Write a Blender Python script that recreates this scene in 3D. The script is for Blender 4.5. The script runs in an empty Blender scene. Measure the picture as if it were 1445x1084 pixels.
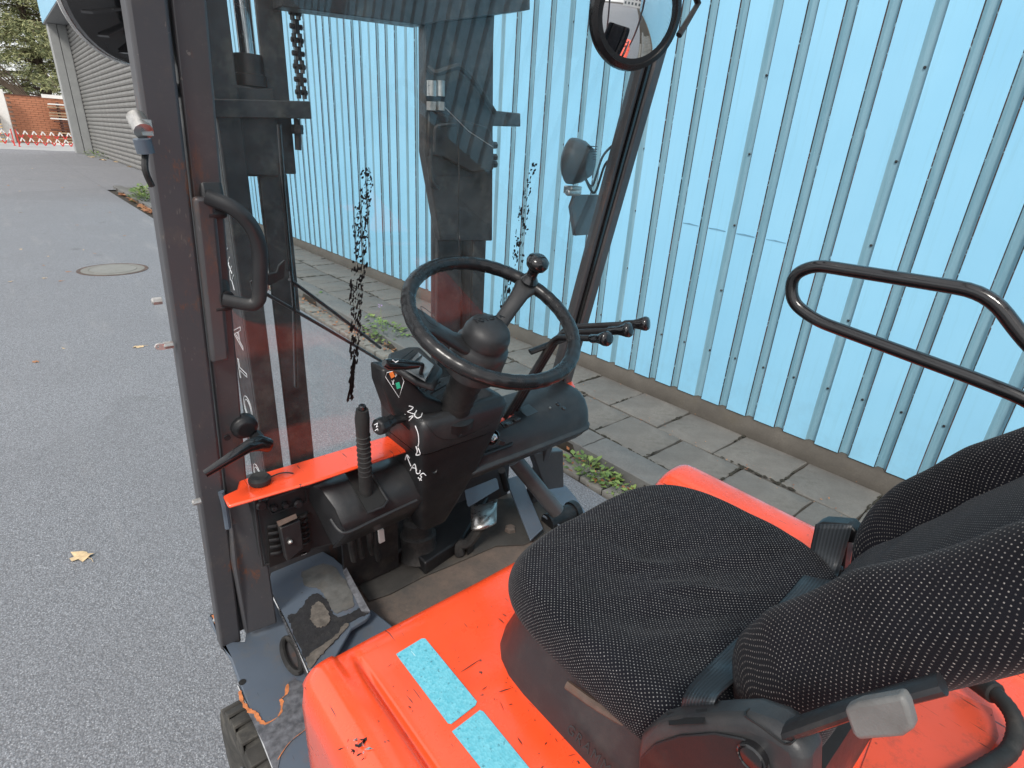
import bpy, bmesh, math, random
from mathutils import Vector, Matrix, noise
R = math.radians
random.seed(7)
scn = bpy.context.scene
col = scn.collection
# ------------------------------------------------------------------ camera, sky, sun, exposure
CAM_Z = 1.72
MW = ((0.760, -0.215, 0.614), (-0.648, -0.331, 0.686), (0.056, -0.919, -0.391))
mm = Matrix(MW).to_3x3()
cx_, cy_, cz_ = mm.col[0].copy(), mm.col[1].copy(), mm.col[2].copy()
cz_.normalize(); cx_ = (cx_ - cz_ * cx_.dot(cz_)).normalized(); cy_ = cz_.cross(cx_)
rot = Matrix((cx_, -cy_, -cz_)).transposed().to_4x4()
cam = bpy.data.cameras.new('camera'); camo = bpy.data.objects.new('camera', cam); col.objects.link(camo)
camo.matrix_world = Matrix.Translation((0, 0, CAM_Z)) @ rot
cam.sensor_width = 36; cam.lens = 36 * 786 / 1445; cam.clip_start = .02; cam.clip_end = 2000
scn.camera = camo
world = bpy.data.worlds.new('World'); scn.world = world; world.use_nodes = True
wn = world.node_tree; wn.nodes.clear()
wo = wn.nodes.new('ShaderNodeOutputWorld'); bg = wn.nodes.new('ShaderNodeBackground'); sky = wn.nodes.new('ShaderNodeTexSky')
SUN_EL, SUN_AZ = 48, 238          # light comes over the camera's left shoulder
sky.sky_type = 'NISHITA'; sky.sun_disc = False; sky.sun_elevation = R(SUN_EL); sky.sun_rotation = R(SUN_AZ)
sky.dust_density = 3.0; sky.air_density = 1.0
# a thin bright overcast: the clear sky is washed out towards white cloud by soft cloud noise
tc = wn.nodes.new('ShaderNodeTexCoord'); nz = wn.nodes.new('ShaderNodeTexNoise'); nz.inputs['Scale'].default_value = 2.2; nz.inputs['Detail'].default_value = 5
wn.links.new(tc.outputs['Generated'], nz.inputs['Vector'])
mr = wn.nodes.new('ShaderNodeMapRange'); mr.inputs[1].default_value = .3; mr.inputs[2].default_value = .7; mr.inputs[3].default_value = .6; mr.inputs[4].default_value = .9
wn.links.new(nz.outputs['Fac'], mr.inputs[0])
mx = wn.nodes.new('ShaderNodeMix'); mx.data_type = 'RGBA'
wn.links.new(mr.outputs[0], mx.inputs[0]); wn.links.new(sky.outputs[0], mx.inputs[6]); mx.inputs[7].default_value = (9.3, 9.3, 9.4, 1)
wn.links.new(mx.outputs[2], bg.inputs['Color']); bg.inputs['Strength'].default_value = .115
wn.links.new(bg.outputs[0], wo.inputs[0])
sl = bpy.data.lights.new('sun', 'SUN'); sl.energy = 2.1; sl.angle = R(13); sl.color = (1, .96, .9)
so = bpy.data.objects.new('sun', sl); col.objects.link(so)
az = R(SUN_AZ); d = Vector((math.sin(az) * math.cos(R(SUN_EL)), math.cos(az) * math.cos(R(SUN_EL)), math.sin(R(SUN_EL))))
so.rotation_euler = d.to_track_quat('Z', 'Y').to_euler()
scn.view_settings.view_transform = 'Standard'; scn.view_settings.look = 'None'; scn.view_settings.gamma = 1
scn.view_settings.use_curve_mapping = False; scn.view_settings.exposure = 0.40
scn.cycles.max_bounces = 8; scn.cycles.transparent_max_bounces = 24

# ------------------------------------------------------------------ measuring: a picture point on a real plane
CAM = Vector((0, 0, CAM_Z))
def _ray(px, py): return (cx_ * (px - 722.5) + cy_ * (py - 542.) + cz_ * 786.)
def ax(px, py, x): d = _ray(px, py); return CAM + d * (x / d.x)
def ay(px, py, y): d = _ray(px, py); return CAM + d * (y / d.y)
def azz(px, py, z): d = _ray(px, py); return CAM + d * ((z - CAM_Z) / d.z)

# ------------------------------------------------------------------ materials
def new_mat(name):
    m = bpy.data.materials.new(name); m.use_nodes = True; nt = m.node_tree
    return m, nt, nt.nodes['Principled BSDF']
def N(nt, t, **kw):
    n = nt.nodes.new(t)
    for k, v in kw.items():
        if k in n.inputs: n.inputs[k].default_value = v
        else: setattr(n, k, v)
    return n
def mapr(nt, src, a, b, c=0., d=1.):
    n = nt.nodes.new('ShaderNodeMapRange'); nt.links.new(src, n.inputs[0])
    for i, v in enumerate((a, b, c, d)): n.inputs[i + 1].default_value = v
    return n.outputs[0]
def mixc(nt, f, a, b):
    n = nt.nodes.new('ShaderNodeMix'); n.data_type = 'RGBA'
    for s, k in ((f, 0), (a, 6), (b, 7)):
        if isinstance(s, (tuple, list)): n.inputs[k].default_value = (*s, 1) if len(s) == 3 else s
        elif isinstance(s, (int, float)): n.inputs[k].default_value = s
        else: nt.links.new(s, n.inputs[k])
    return n.outputs[2]
def math_(nt, op, a, b=0.):
    n = nt.nodes.new('ShaderNodeMath'); n.operation = op
    for s, k in ((a, 0), (b, 1)):
        if isinstance(s, (int, float)): n.inputs[k].default_value = s
        else: nt.links.new(s, n.inputs[k])
    return n.outputs[0]
def coords(nt, kind='Object', scale=None, rot=None):
    t = nt.nodes.new('ShaderNodeTexCoord'); o = t.outputs[kind]
    if scale or rot:
        mp = nt.nodes.new('ShaderNodeMapping'); nt.links.new(o, mp.inputs[0])
        if scale: mp.inputs['Scale'].default_value = scale
        if rot: mp.inputs['Rotation'].default_value = rot
        o = mp.outputs[0]
    return o
def noise_(nt, co, s, det=4, rough=.6, out='Fac'):
    n = N(nt, 'ShaderNodeTexNoise', Scale=s, Detail=det, Roughness=rough); nt.links.new(co, n.inputs['Vector']); return n.outputs[out]
def bump(nt, bs, h, st=.3, dist=.002):
    b = N(nt, 'ShaderNodeBump', Strength=st, Distance=dist); nt.links.new(h, b.inputs['Height']); nt.links.new(b.outputs[0], bs.inputs['Normal']); return b
def simple(name, c, rough=.5, metal=0, var=.25, scale=14, bmp=.0, bscale=400, dirt=None, dirt_amt=.5, coat=0, spec=None):
    """paint / plastic / metal with cloudy variation, fine grain and patches of dirt"""
    m, nt, bs = new_mat(name); co = coords(nt)
    n1 = noise_(nt, co, scale, 6)
    dark = tuple(x * (1 - var) for x in c); lite = tuple(min(1, x * (1 + var)) for x in c)
    cc = mixc(nt, mapr(nt, n1, .3, .7), dark, lite)
    if dirt:
        n2 = noise_(nt, co, scale * .6 + 3, 9, .72)
        cc = mixc(nt, mapr(nt, n2, .5, .72, 0, dirt_amt), cc, dirt)
    nt.links.new(cc, bs.inputs['Base Color'])
    nr = noise_(nt, co, scale * 2.3, 8, .7)
    nt.links.new(mapr(nt, nr, .3, .7, max(.03, rough - .12), min(1, rough + .14)), bs.inputs['Roughness'])
    bs.inputs['Metallic'].default_value = metal
    if coat: bs.inputs['Coat Weight'].default_value = coat; bs.inputs['Coat Roughness'].default_value = .08
    if spec is not None: bs.inputs['Specular IOR Level'].default_value = spec
    if bmp: bump(nt, bs, noise_(nt, co, bscale, 3), bmp, .001)
    return m
M = {}
def m_asphalt():
    m, nt, bs = new_mat('asphalt'); co = coords(nt)
    v = N(nt, 'ShaderNodeTexVoronoi', Scale=150.); nt.links.new(co, v.inputs['Vector'])
    v2 = N(nt, 'ShaderNodeTexVoronoi', Scale=300.); nt.links.new(co, v2.inputs['Vector'])
    sep = nt.nodes.new('ShaderNodeSeparateColor'); nt.links.new(v.outputs['Color'], sep.inputs[0])
    sep2 = nt.nodes.new('ShaderNodeSeparateColor'); nt.links.new(v2.outputs['Color'], sep2.inputs[0])
    base = mixc(nt, mapr(nt, sep.outputs[0], 0, 1), (.175, .180, .195), (.29, .298, .318))
    base = mixc(nt, mapr(nt, sep2.outputs[1], .80, .95, 0, .9), base, (.52, .535, .56))
    base = mixc(nt, mapr(nt, v.outputs['Distance'], .35, .75, 0, .7), base, (.095, .095, .10))
    big = noise_(nt, co, .9, 6, .65)
    base = mixc(nt, mapr(nt, big, .35, .7, 0, .35), base, (.17, .17, .18))
    st = noise_(nt, coords(nt, scale=(3, .4, 1)), 1.2, 5, .7)
    base = mixc(nt, mapr(nt, st, .56, .72, 0, .35), base, (.34, .33, .32))
    wob = noise_(nt, co, 1.3, 4, .6, 'Color')
    vm = nt.nodes.new('ShaderNodeVectorMath'); vm.operation = 'MULTIPLY_ADD'; nt.links.new(wob, vm.inputs[0]); vm.inputs[1].default_value = (.7, .7, 0); nt.links.new(co, vm.inputs[2])
    ve = N(nt, 'ShaderNodeTexVoronoi', Scale=.23, feature='DISTANCE_TO_EDGE'); nt.links.new(vm.outputs[0], ve.inputs['Vector'])
    crack = math_(nt, 'MULTIPLY', mapr(nt, ve.outputs['Distance'], .0035, .0012), mapr(nt, noise_(nt, co, .5, 3), .46, .56))
    base = mixc(nt, math_(nt, 'MULTIPLY', crack, .0), base, (.045, .043, .04))
    pt = N(nt, 'ShaderNodeTexVoronoi', Scale=.16); nt.links.new(vm.outputs[0], pt.inputs['Vector']); sp = nt.nodes.new('ShaderNodeSeparateColor'); nt.links.new(pt.outputs['Color'], sp.inputs[0])
    base = mixc(nt, mapr(nt, sp.outputs[0], .0, 1., 0, .28), base, (.10, .10, .105))
    oil = noise_(nt, co, 2.6, 3, .5)
    base = mixc(nt, mapr(nt, oil, .68, .74, 0, .3), base, (.06, .058, .055))
    nt.links.new(base, bs.inputs['Base Color']); bs.inputs['Roughness'].default_value = .82
    h = math_(nt, 'ADD', math_(nt, 'MULTIPLY', v.outputs['Distance'], -1.), math_(nt, 'MULTIPLY', v2.outputs['Distance'], -.5))
    bump(nt, bs, h, .7, .004)
    return m
M['asphalt'] = m_asphalt()
def m_stone(name, a, b, s=6, moss=(.05, .055, .03), mossa=.5, bst=.5):
    m, nt, bs = new_mat(name); co = coords(nt, 'Object')
    oi = nt.nodes.new('ShaderNodeObjectInfo')
    n1 = noise_(nt, co, s, 8, .7); n2 = noise_(nt, co, 90, 4, .7)
    c = mixc(nt, mapr(nt, n1, .3, .7), a, b)
    c = mixc(nt, mapr(nt, n2, .3, .8, 0, .5), c, tuple(x * .6 for x in a))
    c = mixc(nt, mapr(nt, oi.outputs['Random'], 0, 1, 0, .35), c, tuple(x * .7 for x in b))
    n3 = noise_(nt, co, 3.1, 9, .75)
    c = mixc(nt, mapr(nt, n3, .55, .75, 0, mossa), c, moss)
    nt.links.new(c, bs.inputs['Base Color']); bs.inputs['Roughness'].default_value = .88
    bump(nt, bs, n2, bst, .003); return m
M['slab'] = m_stone('paving slab', (.105, .100, .090), (.195, .188, .172), s=5, moss=(.045, .043, .03), mossa=.75)
M['kerb'] = m_stone('kerb stone', (.12, .12, .115), (.20, .20, .19))
M['sett'] = m_stone('gutter stone', (.16, .15, .13), (.27, .26, .235), mossa=.7)
M['plinth'] = m_stone('plinth', (.05, .044, .036), (.115, .104, .088), s=4, moss=(.07, .06, .04), mossa=.8)
M['concrete'] = m_stone('concrete', (.30, .31, .31), (.42, .43, .42), s=1.5, moss=(.2, .2, .17), mossa=.5)
M['soil'] = simple('soil in joints', (.035, .028, .02), .95, var=.5, bmp=.6, bscale=120)
def m_bluewall():
    m, nt, bs = new_mat('blue sheet paint'); co = coords(nt)
    g = nt.nodes.new('ShaderNodeNewGeometry')
    n1 = noise_(nt, g.outputs['Position'], .8, 4); n2 = noise_(nt, g.outputs['Position'], 60, 4, .7)
    c = mixc(nt, mapr(nt, n1, .3, .7), (.24, .545, .75), (.30, .615, .81))
    mp = nt.nodes.new('ShaderNodeMapping'); nt.links.new(g.outputs['Position'], mp.inputs[0]); mp.inputs['Scale'].default_value = (20, 20, .8)
    ns = noise_(nt, mp.outputs[0], 1.6, 7, .75)
    c = mixc(nt, mapr(nt, ns, .53, .78, 0, .5), c, (.2, .42, .52))
    c = mixc(nt, mapr(nt, n2, .74, .80, 0, .6), c, (.05, .07, .08))
    oi = nt.nodes.new('ShaderNodeObjectInfo')
    c = mixc(nt, mapr(nt, oi.outputs['Random'], 0, 1, 0, .22), c, (.22, .47, .66))
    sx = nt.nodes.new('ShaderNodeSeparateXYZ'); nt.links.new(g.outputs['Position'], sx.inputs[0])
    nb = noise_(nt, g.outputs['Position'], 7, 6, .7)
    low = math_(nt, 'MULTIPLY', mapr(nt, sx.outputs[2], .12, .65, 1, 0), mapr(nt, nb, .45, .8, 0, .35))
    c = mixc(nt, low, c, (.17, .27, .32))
    nt.links.new(c, bs.inputs['Base Color']); bs.inputs['Roughness'].default_value = .38
    bump(nt, bs, noise_(nt, g.outputs['Position'], 300, 2), .08, .001)
    return m
M['wall_blue'] = m_bluewall()
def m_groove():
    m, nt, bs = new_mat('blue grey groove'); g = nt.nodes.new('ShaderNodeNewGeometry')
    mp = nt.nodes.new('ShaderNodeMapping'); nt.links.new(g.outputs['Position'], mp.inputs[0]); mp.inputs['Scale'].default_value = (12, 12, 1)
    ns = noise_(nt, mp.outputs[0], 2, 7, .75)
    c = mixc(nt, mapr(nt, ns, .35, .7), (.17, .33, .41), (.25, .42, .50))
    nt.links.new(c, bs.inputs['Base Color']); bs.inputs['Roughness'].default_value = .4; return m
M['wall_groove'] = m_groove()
def m_edge():
    m, nt, bs = new_mat('rusty and shadowed sheet edge'); g = nt.nodes.new('ShaderNodeNewGeometry')
    mp = nt.nodes.new('ShaderNodeMapping'); nt.links.new(g.outputs['Position'], mp.inputs[0]); mp.inputs['Scale'].default_value = (1, 6, 1)
    ns = noise_(nt, mp.outputs[0], 3.2, 9, .8)
    c = mixc(nt, mapr(nt, ns, .40, .55), (.07, .025, .015), (.02, .024, .026))
    ns2 = noise_(nt, g.outputs['Position'], 26, 4, .8)
    c = mixc(nt, mapr(nt, ns2, .58, .64), c, (.25, .42, .5))
    nt.links.new(c, bs.inputs['Base Color']); bs.inputs['Roughness'].default_value = .85; return m
M['wall_edge'] = m_edge()  # real rust, and the dark tone that paints the pan's edge shadow
def m_paint(name, base, under, rust, rough=.3, scr=.5, coat=.5, dark=(.02, .018, .016), edge=.0):
    """worn machine paint: scratches (thin stretched noise), chips, grime, rust"""
    m, nt, bs = new_mat(name); co = coords(nt)
    n1 = noise_(nt, co, 3, 5)
    c = mixc(nt, mapr(nt, n1, .3, .7), tuple(x * .93 for x in base), tuple(min(1, x * 1.05) for x in base))
    fac = None
    for rz, sc in ((.4, (260, 12, 60)), (1.9, (200, 9, 60)), (2.6, (300, 16, 60))):
        s_ = noise_(nt, coords(nt, scale=sc, rot=(0, 0, rz)), 1., 2, .5)
        gate = noise_(nt, co, 9 + rz * 3, 3)
        f = math_(nt, 'MULTIPLY', mapr(nt, s_, .705, .72), mapr(nt, gate, .5, .58))
        fac = f if fac is None else math_(nt, 'MAXIMUM', fac, f)
    chips = noise_(nt, co, 70, 3, .6)
    cg = noise_(nt, co, 6, 3)
    fac = math_(nt, 'MAXIMUM', math_(nt, 'MULTIPLY', fac, scr), math_(nt, 'MULTIPLY', mapr(nt, chips, .70, .72), mapr(nt, cg, .47, .6)))
    c = mixc(nt, fac, c, dark)
    gr = noise_(nt, co, 18, 9, .78)
    c = mixc(nt, mapr(nt, gr, .52, .75, 0, under[3]), c, under[:3])
    if rust:
        ru = noise_(nt, coords(nt, scale=(1, 1, .35)), 11, 10, .8)
        c = mixc(nt, mapr(nt, ru, .57, .66, 0, rust), c, (.22, .075, .025))
    nt.links.new(c, bs.inputs['Base Color'])
    nr = noise_(nt, co, 8, 8, .75)
    rr = mapr(nt, nr, .3, .75, rough - .08, rough + .2)
    nt.links.new(math_(nt, 'ADD', rr, math_(nt, 'MULTIPLY', fac, .4)), bs.inputs['Roughness'])
    bs.inputs['Coat Weight'].default_value = coat; bs.inputs['Coat Roughness'].default_value = .12
    bump(nt, bs, math_(nt, 'ADD', math_(nt, 'MULTIPLY', fac, -.6), math_(nt, 'MULTIPLY', noise_(nt, co, 220, 2), .15)), .25, .0012)
    return m
M['orange'] = m_paint('orange machine paint', (.95, .085, .022), (.42, .05, .02, .35), 0, rough=.25, coat=.85, scr=.9)
M['orange_dirty'] = m_paint('dirty orange paint', (.72, .085, .035), (.16, .05, .035, .8), 0, rough=.4, coat=.2, scr=.9)
M['frame'] = m_paint('dark grey frame paint', (.066, .064, .067), (.12, .108, .10, .5), .34, rough=.38, coat=.3, dark=(.16, .15, .14))
M['frame_rusty'] = m_paint('rusty grey frame paint', (.066, .066, .072), (.12, .10, .085, .6), .9, rough=.5, coat=.05, dark=(.2, .18, .16))
M['bluegrey'] = m_paint('blue grey chassis paint', (.085, .108, .14), (.12, .115, .105, .7), .22, rough=.4, coat=.2, dark=(.03, .03, .03))
M['plastic'] = simple('black textured plastic', (.012, .0125, .014), .42, var=.2, scale=9, bmp=.25, bscale=700, dirt=(.06, .056, .05), dirt_amt=.35, spec=.4)
M['plastic_grey'] = simple('dark grey plastic', (.024, .025, .027), .4, var=.18, scale=7, bmp=.2, bscale=600, dirt=(.08, .076, .07), dirt_amt=.45, spec=.45)
M['gloss'] = simple('glossy black plastic', (.010, .010, .011), .16, var=.2, scale=30, coat=.4)
M['rim_black'] = simple('satin black steering wheel', (.012, .012, .013), .27, var=.1, scale=6)
M['pedal_steel'] = simple('polished pedal steel', (.5, .49, .47), .28, metal=.95, var=.15, scale=12)
M['rubber'] = simple('black rubber', (.018, .018, .018), .7, var=.3, scale=20, dirt=(.08, .075, .068), dirt_amt=.6, bmp=.3)
M['tyre'] = simple('dusty tyre rubber', (.04, .038, .034), .85, var=.35, scale=14, dirt=(.13, .12, .10), dirt_amt=.8, bmp=.5, bscale=90)
M['blacksteel'] = simple('black steel', (.022, .022, .024), .4, metal=.2, var=.35, scale=24, dirt=(.09, .075, .06), dirt_amt=.5)
M['mast'] = simple('greasy mast steel', (.034, .035, .038), .42, metal=.3, var=.5, scale=24, dirt=(.12, .115, .10), dirt_amt=.75, bmp=.35, bscale=160)
M['chrome'] = simple('worn steel', (.62, .61, .59), .25, metal=1, var=.2, scale=60)
M['rod'] = simple('piston rod', (.55, .56, .57), .18, metal=1, var=.1, scale=30)
M['zinc'] = simple('zinc fitting', (.55, .53, .50), .35, metal=.9, var=.25, scale=60, dirt=(.2, .18, .14), dirt_amt=.6)
M['white'] = simple('white marker', (.85, .86, .88), .5, var=.05)
M['grey_handle'] = simple('pale grey plastic', (.15, .15, .145), .55, var=.15, scale=40, bmp=.4, bscale=500, dirt=(.12, .11, .1), dirt_amt=.5)
M['label_orange'] = simple('orange print', (.8, .2, .04), .5, var=.05)
M['label_green'] = simple('green print', (.03, .42, .25), .5, var=.05)
def m_floor():
    m, nt, bs = new_mat('dirty floor plate'); co = coords(nt)
    n1 = noise_(nt, co, 7, 9, .75); n2 = noise_(nt, co, 60, 5, .75)
    c = mixc(nt, mapr(nt, n1, .35, .65), (.075, .068, .062), (.165, .120, .095))
    c = mixc(nt, mapr(nt, n2, .5, .75, 0, .5), c, (.06, .055, .05))
    c = mixc(nt, mapr(nt, noise_(nt, co, 24, 5, .8), .62, .72, 0, .6), c, (.2, .16, .13))
    nt.links.new(c, bs.inputs['Base Color']); bs.inputs['Roughness'].default_value = .8
    bump(nt, bs, n2, .6, .003); return m
M['floor'] = m_floor()
def m_fabric(name, pitch, dotc, thr=.23, base=(.0055, .0056, .0080)):
    m, nt, bs = new_mat(name); uv = coords(nt, 'UV', scale=(1 / pitch, 1 / pitch, 1), rot=(0, 0, R(45)))
    v = N(nt, 'ShaderNodeTexVoronoi', Scale=1., Randomness=.06); nt.links.new(uv, v.inputs['Vector'])
    u2 = coords(nt, 'UV', scale=(1 / pitch * 4, 1 / pitch * 4, 1))
    v2 = N(nt, 'ShaderNodeTexVoronoi', Scale=1., Randomness=.1); nt.links.new(u2, v2.inputs['Vector'])
    sep = nt.nodes.new('ShaderNodeSeparateColor'); nt.links.new(v.outputs['Color'], sep.inputs[0])
    f = mapr(nt, v.outputs['Distance'], thr, thr * .6)
    f = math_(nt, 'MULTIPLY', f, mapr(nt, sep.outputs[0], 0, 1, .35, 1.))
    n1 = noise_(nt, coords(nt), 12, 5)
    c = mixc(nt, mapr(nt, n1, .3, .7), base, tuple(x * 1.7 for x in base))
    c = mixc(nt, mapr(nt, noise_(nt, coords(nt), 40, 8, .8), .6, .8, 0, .2), c, (.05, .047, .045))
    c = mixc(nt, f, c, dotc)
    nt.links.new(c, bs.inputs['Base Color']); bs.inputs['Roughness'].default_value = .92
    bs.inputs['Sheen Weight'].default_value = .06; bs.inputs['Sheen Roughness'].default_value = .5
    bs.inputs['Specular IOR Level'].default_value = .12
    h = math_(nt, 'ADD', math_(nt, 'MULTIPLY', f, .6), math_(nt, 'MULTIPLY', v2.outputs['Distance'], -.35))
    bump(nt, bs, h, .5, .0015); return m
M['fabric'] = m_fabric('dotted seat fabric', .0045, (.25, .245, .24), .22)
M['fabric_big'] = m_fabric('dotted backrest fabric', .0043, (.27, .25, .235), .19)
def m_belt():
    m, nt, bs = new_mat('seat belt webbing'); uv = coords(nt, 'UV', scale=(60, 600, 1))
    w = N(nt, 'ShaderNodeTexWave', Scale=1.); nt.links.new(uv, w.inputs['Vector'])
    c = mixc(nt, w.outputs['Fac'], (.018, .022, .026), (.034, .041, .048)); nt.links.new(c, bs.inputs['Base Color'])
    bs.inputs['Roughness'].default_value = .45; bump(nt, bs, w.outputs['Fac'], .3, .001); return m
M['belt'] = m_belt()
def m_strip():
    m, nt, bs = new_mat('speckled light blue tape'); co = coords(nt)
    v = N(nt, 'ShaderNodeTexVoronoi', Scale=260.); nt.links.new(co, v.inputs['Vector'])
    sep = nt.nodes.new('ShaderNodeSeparateColor'); nt.links.new(v.outputs['Color'], sep.inputs[0])
    c = mixc(nt, sep.outputs[0], (.10, .42, .52), (.17, .52, .62))
    c = mixc(nt, mapr(nt, noise_(nt, co, 150, 3, .7), .60, .70, 0, .75), c, (.05, .16, .2))
    c = mixc(nt, mapr(nt, noise_(nt, coords(nt, scale=(1, .2, 1), rot=(0, 0, .5)), 120, 3, .6), .7, .74), c, (.5, .7, .72))
    nt.links.new(c, bs.inputs['Base Color']); bs.inputs['Roughness'].default_value = .6; bump(nt, bs, v.outputs['Distance'], .4, .001); return m
M['strip'] = m_strip()
def m_glass():
    m, nt, bs = new_mat('windscreen glass'); nt.nodes.remove(bs); out = nt.nodes['Material Output']; co = coords(nt)
    tr = N(nt, 'ShaderNodeBsdfTransparent'); tr.inputs[0].default_value = (.955, .98, .985, 1)
    gl = N(nt, 'ShaderNodeBsdfGlossy'); gl.inputs['Roughness'].default_value = .0
    lw = N(nt, 'ShaderNodeLayerWeight'); lw.inputs[0].default_value = .5
    frs = math_(nt, 'ADD', math_(nt, 'MULTIPLY', math_(nt, 'POWER', lw.outputs['Facing'], 5.), .92), .04)
    m1 = nt.nodes.new('ShaderNodeMixShader'); nt.links.new(frs, m1.inputs[0]); nt.links.new(tr.outputs[0], m1.inputs[1]); nt.links.new(gl.outputs[0], m1.inputs[2])
    di = N(nt, 'ShaderNodeBsdfDiffuse'); di.inputs[0].default_value = (.5, .5, .48, 1)
    dn = noise_(nt, co, 6, 8, .75)
    m2 = nt.nodes.new('ShaderNodeMixShader'); nt.links.new(mapr(nt, dn, .35, .8, .0, .07), m2.inputs[0])
    nt.links.new(m1.outputs[0], m2.inputs[1]); nt.links.new(di.outputs[0], m2.inputs[2]); nt.links.new(m2.outputs[0], out.inputs[0]); return m
M['glass'] = m_glass()
M['mirror'] = simple('mirror glass', (.85, .87, .88), .0, metal=1, var=0, scale=3)
nt_ = M['mirror'].node_tree
for l in list(nt_.links):
    if l.to_socket.name == 'Roughness': nt_.links.remove(l)
nt_.nodes['Principled BSDF'].inputs['Roughness'].default_value = .01
M['brick'] = m_stone('brick', (.46, .17, .09), (.62, .28, .16), s=2, moss=(.25, .12, .08), mossa=.3)
M['mortar'] = simple('mortar', (.36, .25, .19), .9)
M['wood'] = simple('weathered boards', (.38, .27, .17), .8, var=.4, scale=3, dirt=(.08, .05, .035), dirt_amt=.8)
M['wood_dark'] = simple('dark brown boards', (.11, .05, .035), .8, var=.4, scale=3)
M['wood_yellow'] = simple('yellow boards', (.62, .44, .2), .8, var=.3, scale=3)
M['white_paint'] = simple('white paint', (.78, .76, .72), .6, var=.08, scale=5)
M['red_paint'] = simple('red paint', (.60, .05, .04), .5, var=.15, scale=5)
M['shutter'] = simple('grey shutter', (.215, .212, .20), .45, metal=.3, var=.15, scale=1.2, dirt=(.14, .13, .12), dirt_amt=.5)
M['blue_fascia'] = M['wall_blue']
M['soffit'] = simple('grey soffit', (.24, .25, .26), .7)
M['bark'] = simple('bark', (.09, .065, .045), .9, var=.4, scale=4, bmp=.5, bscale=20)
def m_leaf(name, a, b):
    m, nt, bs = new_mat(name); g = nt.nodes.new('ShaderNodeNewGeometry')
    c = mixc(nt, g.outputs['Random Per Island'], a, b); nt.links.new(c, bs.inputs['Base Color']); bs.inputs['Roughness'].default_value = .6
    bs.inputs['Subsurface Weight'].default_value = 0
    return m
M['needles'] = m_leaf('conifer needles', (.07, .10, .04), (.42, .42, .20))
M['weed'] = m_leaf('weed leaves', (.07, .13, .03), (.22, .30, .08))
M['litter'] = m_leaf('dry leaves', (.22, .07, .025), (.42, .21, .09))
M['leaf_tan'] = simple('tan dry leaf', (.58, .42, .24), .7, var=.25, scale=60)
M['purple'] = m_leaf('purple petals', (.42, .25, .55), (.6, .42, .72))
M['screen'] = simple('grey display window', (.13, .145, .155), .12, var=.1, scale=30, coat=.5)
M['smear'] = simple('black tar residue', (.012, .012, .012), .5, var=.2)
M['iron'] = simple('rusty cast iron', (.12, .085, .07), .7, metal=.4, var=.4, scale=20, dirt=(.2, .09, .05), dirt_amt=.6)
M['manhole_fill'] = m_stone('manhole concrete', (.20, .195, .175), (.27, .262, .24))

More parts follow.
